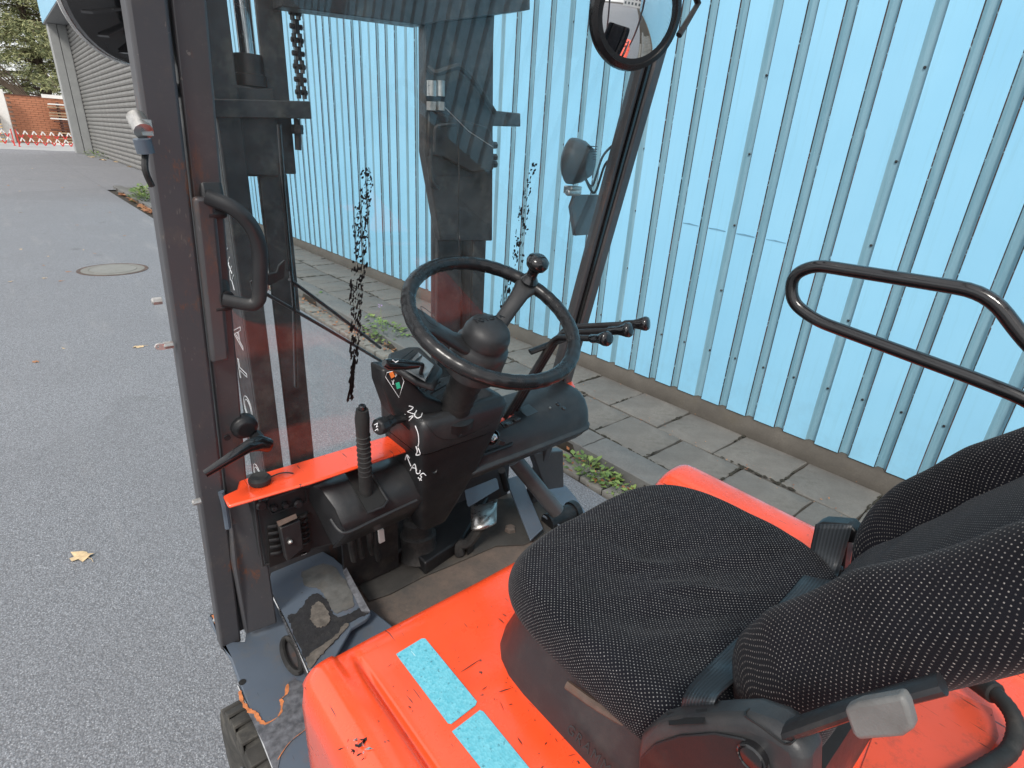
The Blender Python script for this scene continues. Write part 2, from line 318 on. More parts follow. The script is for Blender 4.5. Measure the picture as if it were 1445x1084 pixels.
# ------------------------------------------------------------------ mesh building
class MB:
    def __init__(s): s.v = []; s.f = []; s.mi = []; s.uv = {}
    def add(s, vs, fs, mi=0, uvs=None):
        o = len(s.v); s.v += [tuple(v) for v in vs]
        for f in fs: s.f.append([i + o for i in f]); s.mi.append(mi)
        if uvs:
            for i, u in enumerate(uvs): s.uv[o + i] = u
        return s
    def box(s, c, size, rot=None, mi=0):
        hx, hy, hz = size[0] / 2, size[1] / 2, size[2] / 2
        pts = [Vector((x, y, z)) for x in (-hx, hx) for y in (-hy, hy) for z in (-hz, hz)]
        if rot is not None: pts = [rot @ p for p in pts]
        return s.add([p + Vector(c) for p in pts], [(0, 1, 3, 2), (4, 6, 7, 5), (0, 4, 5, 1), (2, 3, 7, 6), (0, 2, 6, 4), (1, 5, 7, 3)], mi)
    def bb(s, x0, x1, y0, y1, z0, z1, mi=0): return s.box(((x0 + x1) / 2, (y0 + y1) / 2, (z0 + z1) / 2), (abs(x1 - x0), abs(y1 - y0), abs(z1 - z0)), None, mi)
    def prism(s, poly, vec, mi=0):
        n = len(poly); vec = Vector(vec); a = [Vector(p) for p in poly]
        nrm = Vector((0, 0, 0))
        for i in range(n): nrm += (a[i] - a[0]).cross(a[(i + 1) % n] - a[0])
        if nrm.dot(vec) > 0: a.reverse()
        return s.add(a + [p + vec for p in a], [tuple(range(n)), tuple(range(2 * n - 1, n - 1, -1))] + [(i, i + n, (i + 1) % n + n, (i + 1) % n) for i in range(n)], mi)
    def tube(s, path, r, n=10, caps=True, closed=False, mi=0, flat=1., up=None):
        P = [Vector(p) for p in path]; m_ = len(P); rr = r if isinstance(r, (list, tuple)) else [r] * m_
        rings = []; prev = up and Vector(up)
        for i in range(m_):
            a = P[i - 1] if (i > 0 or closed) else P[i]; b = P[(i + 1) % m_] if (i < m_ - 1 or closed) else P[i]
            t = (b - a)
            if t.length < 1e-9: t = Vector((0, 0, 1))
            t.normalize()
            if prev is None: prev = Vector((0, 0, 1)) if abs(t.z) < .9 else Vector((1, 0, 0))
            u = (prev - t * prev.dot(t))
            if u.length < 1e-6: u = t.orthogonal()
            u.normalize(); w = t.cross(u); prev = u
            rings.append([P[i] + (u * math.cos(k * 2 * math.pi / n) * flat + w * math.sin(k * 2 * math.pi / n)) * rr[i] for k in range(n)])
        return s.loft(rings, caps and not closed, closed, mi)
    def loft(s, rings, caps=True, closed=False, mi=0, uvf=None):
        n = len(rings[0]); vs = [v for r_ in rings for v in r_]; fs = []; m_ = len(rings)
        for i in range(m_ if closed else m_ - 1):
            j = (i + 1) % m_
            for k in range(n):
                l = (k + 1) % n; fs.append((i * n + k, i * n + l, j * n + l, j * n + k))
        if caps: fs.append(tuple(range(n - 1, -1, -1))); fs.append(tuple((m_ - 1) * n + k for k in range(n)))
        return s.add(vs, fs, mi)
    def grid(s, rows, mi=0, uvs=None, flip=False):
        n = len(rows[0]); vs = [v for r_ in rows for v in r_]
        fs = [(i * n + k, i * n + k + 1, (i + 1) * n + k + 1, (i + 1) * n + k) for i in range(len(rows) - 1) for k in range(n - 1)]
        if flip: fs = [tuple(reversed(f)) for f in fs]
        return s.add(vs, fs, mi, uvs)
    def lathe(s, prof, o, axis, n=24, mi=0, caps=True):
        axis = Vector(axis).normalized(); u = axis.orthogonal().normalized(); w = axis.cross(u); o = Vector(o)
        rings = [[o + axis * h + (u * math.cos(k * 2 * math.pi / n) + w * math.sin(k * 2 * math.pi / n)) * max(r_, 1e-4) for k in range(n)] for r_, h in prof]
        return s.loft(rings, caps, False, mi)
    def cyl(s, a, b, r, n=16, mi=0):
        a = Vector(a); b = Vector(b); return s.lathe([(r, 0), (r, (b - a).length)], a, b - a, n, mi)
    def ball(s, c, r, n=14, sc=(1, 1, 1), mi=0):
        c = Vector(c); rings = []
        for i in range(1, n // 2):
            t = math.pi * i / (n // 2); rings.append([c + Vector((math.sin(t) * math.cos(k * 2 * math.pi / n) * sc[0], math.sin(t) * math.sin(k * 2 * math.pi / n) * sc[1], -math.cos(t) * sc[2])) * r for k in range(n)])
        return s.loft(rings, True, False, mi)
    def build(s, name, mats, parent=None, bevel=0, seg=2, smooth=35, subsurf=0, label=None):
        me = bpy.data.meshes.new(name); me.from_pydata([tuple(v) for v in s.v], [], s.f)
        if not isinstance(mats, (list, tuple)): mats = [mats]
        for m_ in mats: me.materials.append(M[m_] if isinstance(m_, str) else m_)
        if len(mats) > 1: me.polygons.foreach_set('material_index', s.mi)
        if s.uv:
            ul = me.uv_layers.new(name='UVMap')
            for lp in me.loops: ul.data[lp.index].uv = s.uv.get(lp.vertex_index, (0, 0))
        bm = bmesh.new(); bm.from_mesh(me)
        if not s.uv: bmesh.ops.recalc_face_normals(bm, faces=bm.faces)
        bm.to_mesh(me); bm.free()
        me.polygons.foreach_set('use_smooth', [smooth != 0] * len(me.polygons))
        if smooth and not subsurf: me.set_sharp_from_angle(angle=R(smooth))
        me.update()
        o = bpy.data.objects.new(name, me); col.objects.link(o)
        if parent: o.parent = parent
        if bevel:
            b = o.modifiers.new('bevel', 'BEVEL'); b.width = bevel; b.segments = seg; b.limit_method = 'ANGLE'; b.angle_limit = R(30); b.harden_normals = False
        if subsurf:
            sm = o.modifiers.new('sub', 'SUBSURF'); sm.levels = subsurf; sm.render_levels = subsurf
        if label: o['label'] = label
        return o
def fillet(pts, r, n=5, closed=False):
    P = [Vector(p) for p in pts]; out = []; m_ = len(P)
    for i in range(m_):
        if not closed and i in (0, m_ - 1): out.append(P[i]); continue
        a, b, c = P[i - 1], P[i], P[(i + 1) % m_]
        d1 = (a - b); d2 = (c - b); rr = min(r, d1.length * .49, d2.length * .49)
        p1 = b + d1.normalized() * rr; p2 = b + d2.normalized() * rr
        for k in range(n + 1):
            t = k / n; out.append(p1 * (1 - t) ** 2 + b * 2 * t * (1 - t) + p2 * t * t)
    return out
def rrect(x0, x1, y0, y1, z, r, n=4):
    return fillet([Vector((x0, y0, z)), Vector((x1, y0, z)), Vector((x1, y1, z)), Vector((x0, y1, z))], r, n, True)
def smooth_path(pts, k=8):
    P = [Vector(p) for p in pts]; out = []
    for i in range(len(P) - 1):
        p0 = P[max(i - 1, 0)]; p1 = P[i]; p2 = P[i + 1]; p3 = P[min(i + 2, len(P) - 1)]
        for j in range(k):
            t = j / k; out.append(.5 * ((2 * p1) + (p2 - p0) * t + (2 * p0 - 5 * p1 + 4 * p2 - p3) * t * t + (3 * p1 - p0 - 3 * p2 + p3) * t ** 3))
    out.append(P[-1]); return out
def tag(o, label=None, cat=None, group=None, kind=None):
    for k, v in (('label', label), ('category', cat), ('group', group), ('kind', kind)):
        if v: o[k] = v
    return o
def empty(name, loc=(0, 0, 0), rz=0):
    o = bpy.data.objects.new(name, None); col.objects.link(o); o.location = loc; o.rotation_euler.z = rz; o.empty_display_size = .1; return o
def dup(src, parent=None, loc=None, rz=None, name=None):
    c = src.copy(); col.objects.link(c); c.parent = parent
    if loc is not None: c.location = loc
    if rz is not None: c.rotation_euler.z = rz
    return c
def text_mesh(txt, size, extrude=.0006, outline=0., align='CENTER', spacing=1.):
    cu = bpy.data.curves.new('lettering', 'FONT'); cu.body = txt; cu.size = size; cu.align_x = align; cu.align_y = 'CENTER'; cu.space_character = spacing
    if outline: cu.fill_mode = 'NONE'; cu.bevel_depth = outline; cu.bevel_resolution = 1
    else: cu.extrude = extrude
    cu.resolution_u = 4
    t = bpy.data.objects.new('lettering', cu); col.objects.link(t)
    dg = bpy.context.evaluated_depsgraph_get(); me = bpy.data.meshes.new_from_object(t.evaluated_get(dg))
    bpy.data.objects.remove(t); bpy.data.curves.remove(cu); return me
def put_text(name, txt, size, mat, parent, o, xdir, ydir, outline=0., spacing=1., sx=1.):
    me = text_mesh(txt, size, outline=outline, spacing=spacing); me.materials.clear(); me.materials.append(M[mat])
    ob = bpy.data.objects.new(name, me); col.objects.link(ob)
    X = Vector(xdir).normalized(); Y = Vector(ydir); Y = (Y - X * Y.dot(X)).normalized(); Z = X.cross(Y)
    mt = Matrix((X * sx, Y, Z)).transposed().to_4x4(); mt.translation = Vector(o)
    ob.parent = parent; ob.matrix_local = mt; return ob
GZ = -.08     # road level; the pavement top is at zero
# ================================================================== SETTING
road = MB(); road.add([(-60, -60, GZ), (2.2, -60, GZ), (2.2, 300, GZ), (-60, 300, GZ)], [(0, 1, 2, 3)])
ro = tag(road.build('road', 'asphalt'), 'bluish grey speckled asphalt road', None, None, 'structure')
yard = MB(); yard.add([(2.2, -60, GZ - .03), (120, -60, GZ - .03), (120, 300, GZ - .03), (2.2, 300, GZ - .03)], [(0, 1, 2, 3)])
yard.add([(-60, -300, GZ - .04), (120, -300, GZ - .04), (120, -60, GZ - .04), (-60, -60, GZ - .04)], [(0, 1, 2, 3)])
yard.add([(-300, -300, GZ - .035), (-60, -300, GZ - .035), (-60, 600, GZ - .035), (-300, 600, GZ - .035)], [(0, 1, 2, 3)])
yard.add([(-60, 300, GZ - .035), (300, 300, GZ - .035), (300, 600, GZ - .035), (-60, 600, GZ - .035)], [(0, 1, 2, 3)])
tag(yard.build('ground', 'soil'), None, None, None, 'structure')
fyard = MB(); fyard.add([(2.2, 20.5, GZ + .004), (4.6, 20.5, GZ + .004), (4.6, 45, GZ + .004), (12, 46, GZ + .004), (12, 70, GZ + .004), (2.2, 70, GZ + .004)], [(0, 1, 2, 3, 4, 5)])
tag(fyard.build('driveway', 'asphalt'), 'asphalt apron in front of the roller shutter', None, None, 'structure')
M['pale_yard'] = simple('pale dusty concrete', (.33, .34, .34), .85, var=.2, scale=.6, dirt=(.25, .24, .22), dirt_amt=.6, bmp=.3, bscale=8)
fy = MB(); fy.add([(-12, 47, GZ + .008), (9, 46.5, GZ + .008), (9, 66, GZ + .008), (-12, 66, GZ + .008)], [(0, 1, 2, 3)])
tag(fy.build('concrete_yard', 'pale_yard'), 'pale concrete ground below the brick wall', None, None, 'structure')

# pavement: slabs in two staggered rows, wide kerb stones, gutter stones
pave = tag(empty('pavement'), 'grey slab pavement along the blue wall', None, None, 'structure')
bed = MB(); bed.bb(2.42, 3.5, -25, 20.5, GZ - .02, -.022); bed.build('bedding', 'soil', pave)
def slab_mesh(w, l, h, seed, amp=.002):
    rnd = random.Random(seed); mb = MB(); n = 4
    ring = []
    for (x0, y0, x1, y1) in ((0, 0, 1, 0), (1, 0, 1, 1), (1, 1, 0, 1), (0, 1, 0, 0)):
        for k in range(n):
            t = k / n; jx = rnd.uniform(-amp, amp) * 1.2; jy = rnd.uniform(-amp, amp) * 1.2
            ring.append(((x0 + (x1 - x0) * t - .5) * w + jx, (y0 + (y1 - y0) * t - .5) * l + jy))
    top = [Vector((x * (1 - .012 / w * 1.2), y * (1 - .012 / l * 1.2), 0)) for x, y in ring]
    mid = [Vector((x, y, -.005)) for x, y in ring]; bot = [Vector((x, y, -h)) for x, y in ring]
    mb.loft([bot, mid, top], True); return mb
def variants(name, w, l, h, mat, cnt=4, amp=.002):
    res = []
    for i in range(cnt):
        o = slab_mesh(w, l, h, hash(name) % 1000 * 0 + i + int(w * 1000), amp).build(name, mat); me = o.data; bpy.data.objects.remove(o); res.append(me)
    return res
def inst(name, me, parent, loc, rx=0, ry=0, rz=0):
    o = bpy.data.objects.new(name, me); col.objects.link(o); o.parent = parent; o.location = loc; o.rotation_euler = (rx, ry, rz); return o
sv = variants('paving_slab', .409, .416, .05, 'slab', 6, .0045)
for row, (x, off) in enumerate(((3.268, .607), (2.846, .83))):
    y = off - .4275 * 12
    while y < 20.2:
        inst('paving_slab', random.choice(sv), pave, (x + random.uniform(-.002, .002), y + .2137, random.uniform(-.006, .003)), random.uniform(-.01, .01), random.uniform(-.012, .012), random.uniform(-.008, .008) + random.choice((0, math.pi)))
        y += .4275
kv = variants('kerb_stone', .222, .992, .12, 'kerb', 4, .004)
y = -5.
while y < 20.2:
    inst('kerb_stone', random.choice(kv), pave, (2.528, y + .5, .001 + random.uniform(-.003, .003)), 0, random.uniform(-.01, .01), random.uniform(-.003, .003)); y += 1.
gv = variants('gutter_stone', .15, .17, .06, 'sett', 6, .006)
y = -3.
while y < 12:
    inst('gutter_stone', random.choice(gv), pave, (2.315, y, GZ + .012 + random.uniform(-.006, .004)), random.uniform(-.02, .02), random.uniform(-.02, .02), random.uniform(-.05, .05)); y += .183

# ------------------------------------------------------------------ blue corrugated warehouse wall
ware = tag(empty('warehouse', (3.5, 0, 0)), 'light blue warehouse wall of ribbed metal sheets on a low concrete plinth', 'building')
WX, WT = 0.0, 7.6         # local x: face at world 3.5
def sheet(kind):
    mb = MB(); z0, z1 = .12, WT; D = .034
    yR, yL = .0, .2       # groove opens at y -.0 .. .062 (right side = smaller y)
    def strip(pts, mi):
        for (a, b) in zip(pts[:-1], pts[1:]):
            mb.add([(a[0], a[1], z0), (b[0], b[1], z0), (b[0], b[1], z1), (a[0], a[1], z1)], [(0, 1, 2, 3)], mi)
    g0, g1 = -.058, 0.
    if kind == 'rib':
        strip([(0, .142), (0, .004)], 0)                                   # flat pan
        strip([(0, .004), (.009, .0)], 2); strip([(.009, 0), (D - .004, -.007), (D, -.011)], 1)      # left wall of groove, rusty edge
        strip([(D, -.011), (D, -.036), (D - .006, -.044), (.005, -.0535)], 1); strip([(.005, -.0535), (-.0012, -.0565), (-.0012, -.0595), (0, -.060)], 2)  # right strip: the pan's edge shadow, put into the dark edge colour
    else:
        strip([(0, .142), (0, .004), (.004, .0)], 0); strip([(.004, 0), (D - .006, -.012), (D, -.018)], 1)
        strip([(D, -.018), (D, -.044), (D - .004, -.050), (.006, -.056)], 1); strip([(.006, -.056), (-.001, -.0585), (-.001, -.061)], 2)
    # sheet's lower lip and thickness
    prof = [(0, .142), (0, .004), (D, -.008), (D, -.046), (0, -.058)]
    for (a, b) in zip(prof[:-1], prof[1:]):
        mb.add([(a[0], a[1], z0), (b[0], b[1], z0), (b[0] + .0, b[1], z0 - .0), (a[0] + .012, a[1], z0 + .002)], [(0, 1, 2, 3)], 2)
    # shadowed back of the sheet
    mb.add([(D + .006, .142, z0), (D + .006, -.058, z0), (D + .006, -.058, z1), (D + .006, .142, z1)], [(0, 1, 2, 3)], 2)
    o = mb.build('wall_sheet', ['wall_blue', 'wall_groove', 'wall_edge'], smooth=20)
    me = o.data; bpy.data.objects.remove(o); return me
me_rib, me_lap = sheet('rib'), sheet('lap')
sc = MB(); sc.lathe([(.0075, 0), (.0075, .003), (.004, .006)], (0, 0, 0), (-1, 0, 0), 6); so_ = sc.build('screw', 'blacksteel'); me_sc = so_.data; bpy.data.objects.remove(so_)
k0 = -150; YW = 18.4; nscrew = 0
for k in range(k0, 176):
    y = .90 + .2015 * k
    if y > YW: break
    lap = (k % 4 == 1)
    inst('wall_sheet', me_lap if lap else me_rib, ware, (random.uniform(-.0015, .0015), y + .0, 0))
    if lap and -4 < y < 14:
        for j in range(6):
            inst('screw', me_sc, ware, (.031, y - .03 + random.uniform(-.004, .004), .48 + .4275 * j)); nscrew += 1
    if (not lap) and -1 < y < 6:
        inst('screw', me_sc, ware, (.031, y - .026, .48))
pl = MB(); pl.prism([(-.03, -8, -.06), (-.045, -8, .035), (-.012, -8, .09), (.012, -8, .118), (.2, -8, .118), (.2, -8, -.06)], (0, 26.5, 0)).bb(-.02, .2, -30, -8, -.06, .118); plo = pl.build('plinth', 'plinth', ware, smooth=50)
# short end of the building, roof edge
en = MB(); en.bb(.05, 8, -30, 18.4, WT, WT + .15); en.build('roof_edge', 'soffit', ware)
en = MB(); en.bb(.06, .2, -30, 18.4, .1, WT); en.build('backing_wall', 'concrete', ware)
# recessed loading bay at the far end: header, soffit, pillar, roller shutter
bay = tag(empty('loading_bay', (3.5, 30, 0)), 'far loading bay with grey roller shutter, concrete pillar and blue header', 'loading bay')
hd = MB(); hd.bb(.0, 1.3, -11.4, 15, 6.6, 9.2); hd.bb(.06, 1.3, -11.6, -11.42, GZ, 6.6); hd.build('header', 'wall_blue', bay)
sf = MB(); sf.bb(.02, 1.28, -11.38, 14.98, 6.55, 6.597); sf.build('soffit', 'soffit', bay)
pi = MB(); pi.bb(.12, .52, 14.0, 14.9, GZ, 6.55); pi.bb(.54, .95, 14.02, 14.9, GZ, 6.55); pi.build('pillar', 'concrete', bay, bevel=.02)
me_sl = None
sm_ = MB(); prof = [(0, 0), (-.035, .03), (-.05, .09), (-.04, .15), (0, .19), (.012, .2)]
for a, b in zip(prof[:-1], prof[1:]): sm_.add([(a[0], -11.4, a[1]), (b[0], -11.4, b[1]), (b[0], 14, b[1]), (a[0], 14, a[1])], [(0, 1, 2, 3)])
o_ = sm_.build('shutter_slat', 'shutter', smooth=60); me_sl = o_.data; bpy.data.objects.remove(o_)
for i in range(33): inst('shutter_slat', me_sl, bay, (1.0, 0, GZ + .2 * i))
bk = MB(); bk.bb(1.03, 1.3, -11.6, 14.9, GZ, 6.55); bk.build('backing', 'soffit', bay)
g_ = MB(); g_.bb(.955, 1.0, 13.9, 14.0, GZ, 6.55); g_.build('shutter_guide', 'frame', bay)

# ------------------------------------------------------------------ far end of the yard
bw = tag(empty('brick_wall', (0, 60, 0)), 'orange brown brick wall closing the far end of the yard', 'wall')
core = MB(); core.bb(1.35, 9, .06, .3, GZ, 3.2); core.build('core', 'mortar', bw)
bm_ = MB(); bm_.bb(-.24, .24, -.03, .03, -.068, .068); o_ = bm_.build('brick', 'brick', bevel=.006, seg=1); 
bmesh_data = o_.data; bpy.data.objects.remove(o_)
cnt = 0
st = MB()
for r_ in range(21):
    for c_ in range(12):
        x = 1.62 + c_ * .5 + (.25 if r_ % 2 else 0); z = .03 + r_ * .155
        if x > 5.9: continue
        if cnt < 290: inst('brick', bmesh_data, bw, (x, .035 + random.uniform(-.008, .004), z)); cnt += 1
cp = MB(); cp.bb(1.3, 9, -.05, .35, 3.2, 3.27); cp.build('coping', 'wood_dark', bw)
# pale post left of it
po = MB(); po.bb(.72, 1.32, 59.2, 59.6, GZ, 3.5); tag(po.build('gate_post', 'white_paint', bevel=.03), 'pale concrete gate post left of the brick wall', 'post')
def board_stack(name, label, x0, x1, y, z1, n, mats, zigzag=.25, group=None):
    t = tag(empty(name, (x0, y, GZ)), label, 'board stack', group)
    for i in range(n):
        z = (z1 - GZ) * i / n; b = MB(); off = random.uniform(-zigzag, zigzag)
        b.bb(off, x1 - x0 + off * .5, 0, 1.2, z, z + (z1 - GZ) / n * .45); b.build('board', random.choice(mats), t)
        b = MB()
        for q in (.15, .85): b.bb((x1 - x0) * q - .06, (x1 - x0) * q + .06, .05, 1.15, z + (z1 - GZ) / n * .46, z + (z1 - GZ) / n * .98)
        b.build('spacer', 'wood_dark', t)
    return t
board_stack('board_stack', 'tall stack of brown boards and panels before the brick wall beside the concrete pillar', 3.95, 6.4, 58.2, 2.9, 15, ['wood', 'wood_dark', 'wood', 'white_paint'], .5)
board_stack('board_stack', 'stack of yellowish boards at the far left behind the white post', -3., .68, 58.4, 2.1, 11, ['wood_yellow', 'wood'], .1)
tb = MB(); tb.bb(3.5, 6.6, 58.9, 59.2, 3.16, 3.4); tag(tb.build('beam', 'white_paint'), 'pale beam lying on top of the board stack', 'beam')
# expanding red and white barrier
def barrier(x0, y, n, label):
    t = tag(empty('scissor_barrier', (x0, y, GZ)), label, 'barrier', 'red and white scissor barriers in front of the brick wall')
    w = .46
    for i in range(n):
        for s_ in (0, 1):
            a = Vector((i * w, -.02 * s_, .12 if s_ else .98)); b = Vector((i * w + w, -.02 * s_, .98 if s_ else .12))
            for q in range(4):
                p = a.lerp(b, q / 4); r_ = a.lerp(b, (q + 1) / 4)
                m_ = MB(); u = (b - a).normalized(); nn = Vector((-u.z, 0, u.x)) * .035
                m_.prism([p - nn, r_ - nn, r_ + nn, p + nn], (0, .012, 0)); m_.build('lattice_bar', 'red_paint' if (q + s_) % 2 else 'white_paint', t)
    for x in (0, n * w):
        m_ = MB(); m_.bb(x - .03, x + .03, -.04, .04, 0, 1.05); m_.bb(x - .05, x + .05, -.3, .3, 0, .05); m_.build('post', 'red_paint', t)
    return t
barrier(1.25, 51.4, 9, 'right red and white folding scissor barrier across the foot of the brick wall')
barrier(-3.1, 52.6, 9, 'left red and white folding scissor barrier in front of the yellow boards')
# tall conifer behind the wall
def conifer(name, label, base, h, seed, spread=5., n_br=60, dens=1.):
    rnd = random.Random(seed); t = tag(empty(name, base), label, 'tree')
    tr = MB(); tr.tube(smooth_path([(0, 0, 0), (.3, 0, h * .35), (-.2, .2, h * .7), (0, 0, h)], 4), [.45 * (1 - i / 14.) for i in range(13)], 8); tr.build('trunk', 'bark', t)
    br = MB(); fo = MB()
    for i in range(n_br):
        z = h * (.22 + .76 * rnd.random()); a = rnd.uniform(0, 2 * math.pi); L = spread * (1.15 - .75 * z / h) * rnd.uniform(.6, 1.1)
        dirv = Vector((math.cos(a), math.sin(a), 0))
        path = [Vector((0, 0, z)) + dirv * (L * q) + Vector((0, 0, L * (.25 * q - .42 * q * q))) for q in (0, .25, .5, .75, 1.)]
        br.tube(path, [.09, .07, .05, .03, .015], 5)
        m_ = int(60 * dens)
        for k in range(m_):
            q = .25 + .78 * rnd.random(); c = Vector((0, 0, z)) + dirv * (L * q) + Vector((0, 0, L * (.25 * q - .42 * q * q)))
            side = dirv.cross(Vector((0, 0, 1)))
            c += side * rnd.gauss(0, .42 * L * .28) + Vector((0, 0, rnd.gauss(-.08, .16)))
            for j in range(4):
                d_ = (side * rnd.uniform(-1, 1) + dirv * rnd.uniform(-.2, 1) + Vector((0, 0, rnd.uniform(-.9, .3)))).normalized() * rnd.uniform(.25, .6)
                w = d_.cross(Vector((rnd.uniform(-1, 1), rnd.uniform(-1, 1), rnd.uniform(-1, 1)))).normalized() * rnd.uniform(.025, .05)
                fo.add([c, c + d_ * .5 + w, c + d_, c + d_ * .5 - w], [(0, 1, 2, 3)])
    br.build('branches', 'bark', t); f_ = fo.build('crown', 'needles', t, smooth=None); return t
conifer('conifer', 'dark green conifer with drooping needle sprays beyond the brick wall', (4.6, 74, 0), 16, 3, 7.0, 150, 1.)
conifer('conifer', 'sparser conifer at the far left edge with bare lower branches', (-1.8, 80, 0), 17, 9, 7.0, 110, 1.)
bt = MB(); rb = random.Random(4)
for i in range(7):
    a = Vector((3.6 + i * .12, 70, .0)); p = [a, a + Vector((-.4 - .2 * i, .2, 3.2)), a + Vector((-1.4 - .7 * i, .2, 5.2 + .2 * i)), a + Vector((-3.4 - 1.1 * i, .3, 7.4 + .4 * i))]
    bt.tube(smooth_path(p, 4), [.13 * (1 - j / 14.) for j in range(13)], 6)
tt = tag(empty('bare_tree', (0, 0, 0)), 'bare leaning branches rising behind the brick wall against white sky', 'tree'); bt.build('branches', 'bark', tt)

# ------------------------------------------------------------------ manhole, leaves, weeds
mh = tag(empty('manhole_cover', (.85, 9.05, GZ)), 'round manhole cover with pale concrete centre in the road', 'manhole cover')
a_ = MB(); a_.lathe([(.40, -.01), (.40, .004), (.375, .007), (.365, .003)], (0, 0, 0), (0, 0, 1), 40); a_.build('outer_frame', 'iron', mh)
a_ = MB(); a_.lathe([(.355, -.01), (.355, .006), (.27, .008), (.268, .004)], (0, 0, 0), (0, 0, 1), 40); a_.build('cover_rim', 'sett', mh)
a_ = MB(); a_.lathe([(.262, -.01), (.262, .009), (.1, .011)], (0, 0, 0), (0, 0, 1), 40); a_.build('cover_centre', 'manhole_fill', mh)
def leaf_mesh(seed, s):
    rnd = random.Random(seed); mb = MB(); pts = []
    n = 13
    for i in range(n):
        a = 2 * math.pi * i / n; r_ = s * (.55 + .45 * abs(math.cos(a * 2.5))) * rnd.uniform(.8, 1.1)
        pts.append(Vector((math.cos(a) * r_, math.sin(a) * r_ * .8, .012 * s / .05 * rnd.uniform(.1, 1.2))))
    c = Vector((0, 0, .004)); vs = [c] + pts
    mb.add(vs, [(0, i + 1, (i + 1) % n + 1) for i in range(n)]); mb.tube([(-s * .5, 0, .004), (-s * 1.2, .1 * s, .012), (-s * 1.6, .3 * s, .006)], .0012, 5)
    return mb
o = leaf_mesh(2, .052).build('fallen_leaf', 'leaf_tan', smooth=None); o.location = azz(115, 786, GZ); o.rotation_euler.z = 2.2
tag(o, 'large tan dry leaf lying alone on the grey asphalt', 'leaf')
road_leaves = [(62, 393, .028), (85, 397, .028), (196, 490, .045), (96, 384, .03), (118, 353, .02), (134, 358, .02), (68, 362, .02), (50, 511, .03), (30, 300, .03), (108, 318, .03), (88, 265, .05), (176, 333, .03), (30, 352, .03), (120, 290, .03), (46, 238, .05), (12, 262, .05), (14, 398, .025), (62, 375, .02), (90, 492, .016), (155, 300, .03), (28, 270, .035), (140, 262, .03)]
for i, (x, y, s_) in enumerate(road_leaves):
    o = leaf_mesh(20 + i, s_).build('fallen_leaf', ['leaf_tan', 'litter', 'leaf_tan', 'litter'][i % 4], smooth=None); o.location = azz(x, y, GZ); o.rotation_euler.z = random.uniform(0, 6)
    own = {(196, 490): 'small reddish brown leaf on the asphalt left of the front pillar', (62, 393): 'tan leaf left of the manhole cover, left one of a pair', (85, 397): 'tan leaf left of the manhole cover, right one of a pair', (96, 384): 'pale leaf touching the left rim of the manhole cover', (50, 511): 'pale flat leaf on the asphalt above the large tan leaf', (176, 333): 'small leaf beyond the manhole cover, beside the pillar', (88, 265): 'dry leaf on the darker asphalt near the far loading bay', (46, 238): 'dry leaf on the far asphalt towards the barriers', (90, 492): 'tiny leaf crumb on the bare asphalt below the manhole cover'}
    if (x, y) in own: tag(o, own[(x, y)], 'leaf', 'small dry leaves scattered on the road')
    else: tag(o, 'tiny dry leaf, a mere speck on the far asphalt beyond the manhole cover', 'leaf', 'small dry leaves scattered on the road')
def weed(loc, label, h=.16, r_=.14, n=60, seed=1, flower=0, cat='weed', ls=1.):
    rnd = random.Random(seed); t = tag(empty('weed', loc), label, cat); fo = MB(); stm = MB()
    for i in range(n):
        a = rnd.uniform(0, 6.3); rr = r_ * math.sqrt(rnd.random()); c = Vector((math.cos(a) * rr * .7, math.sin(a) * rr * 1.6, rnd.uniform(.01, h) * (1 - .5 * rr / r_)))
        if i % 4 == 0: stm.tube([(c.x * .5, c.y * .5, 0), (c.x * .8, c.y * .8, c.z * .6), tuple(c)], .0016, 4)
        d_ = Vector((math.cos(a + rnd.uniform(-.8, .8)), math.sin(a + rnd.uniform(-.8, .8)), rnd.uniform(-.2, .7))).normalized() * rnd.uniform(.02, .05) * ls
        w = d_.cross(Vector((0, 0, 1))).normalized() * d_.length * rnd.uniform(.2, .42)
        up = Vector((0, 0, .006))
        fo.add([c, c + d_ * .35 + w + up, c + d_ * .75 + w * .7, c + d_, c + d_ * .75 - w * .7, c + d_ * .35 - w + up], [(0, 1, 2, 3), (0, 3, 4, 5)])
    fo.build('leaves', 'weed', t, smooth=None); stm.build('stems', 'weed', t)
    for k in range(flower):
        fp = MB(); b = Vector((rnd.uniform(-.04, .04), rnd.uniform(-.1, .1), 0)); tp = b + Vector((rnd.uniform(-.06, .06), rnd.uniform(-.05, .12), h + .12 + .05 * k))
        fp.tube([b, b.lerp(tp, .5) + Vector((.01, .01, 0)), tp], .0016, 4); fp.build('flower_stem', 'weed', t)
        fl = MB()
        for j in range(40):
            d_ = Vector((rnd.gauss(0, 1), rnd.gauss(0, 1), rnd.gauss(.3, 1))).normalized() * rnd.uniform(.008, .02); w = d_.orthogonal().normalized() * .005
            fl.add([tp + d_ - w, tp + d_ * 1.3, tp + d_ + w], [(0, 1, 2)])
        fl.build('flower', 'purple', t, smooth=None)
    return t
def at(px, py, z): p = azz(px, py, z); return (p.x, p.y, p.z)
weed(at(545, 478, GZ), 'leafy green weed in the gutter, right of the black smear, with a purple flower', .20, .20, 230, 3, 1, ls=1.25)
weed(at(520, 460, GZ), 'small grey green weed at the kerb seen left of the steering wheel', .12, .14, 90, 4, 0, ls=1.2)
weed(at(612, 478, GZ), 'green weed with purple flowers seen through the steering wheel', .22, .18, 170, 5, 1, ls=1.2)
weed(at(452, 425, GZ), 'small yellow green weed at the kerb right of the wiper', .10, .10, 40, 6, 0, ls=1.5)
weed(at(833, 668, GZ), 'weed clump between road and kerb beyond the right mudguard', .10, .13, 110, 8, 0)
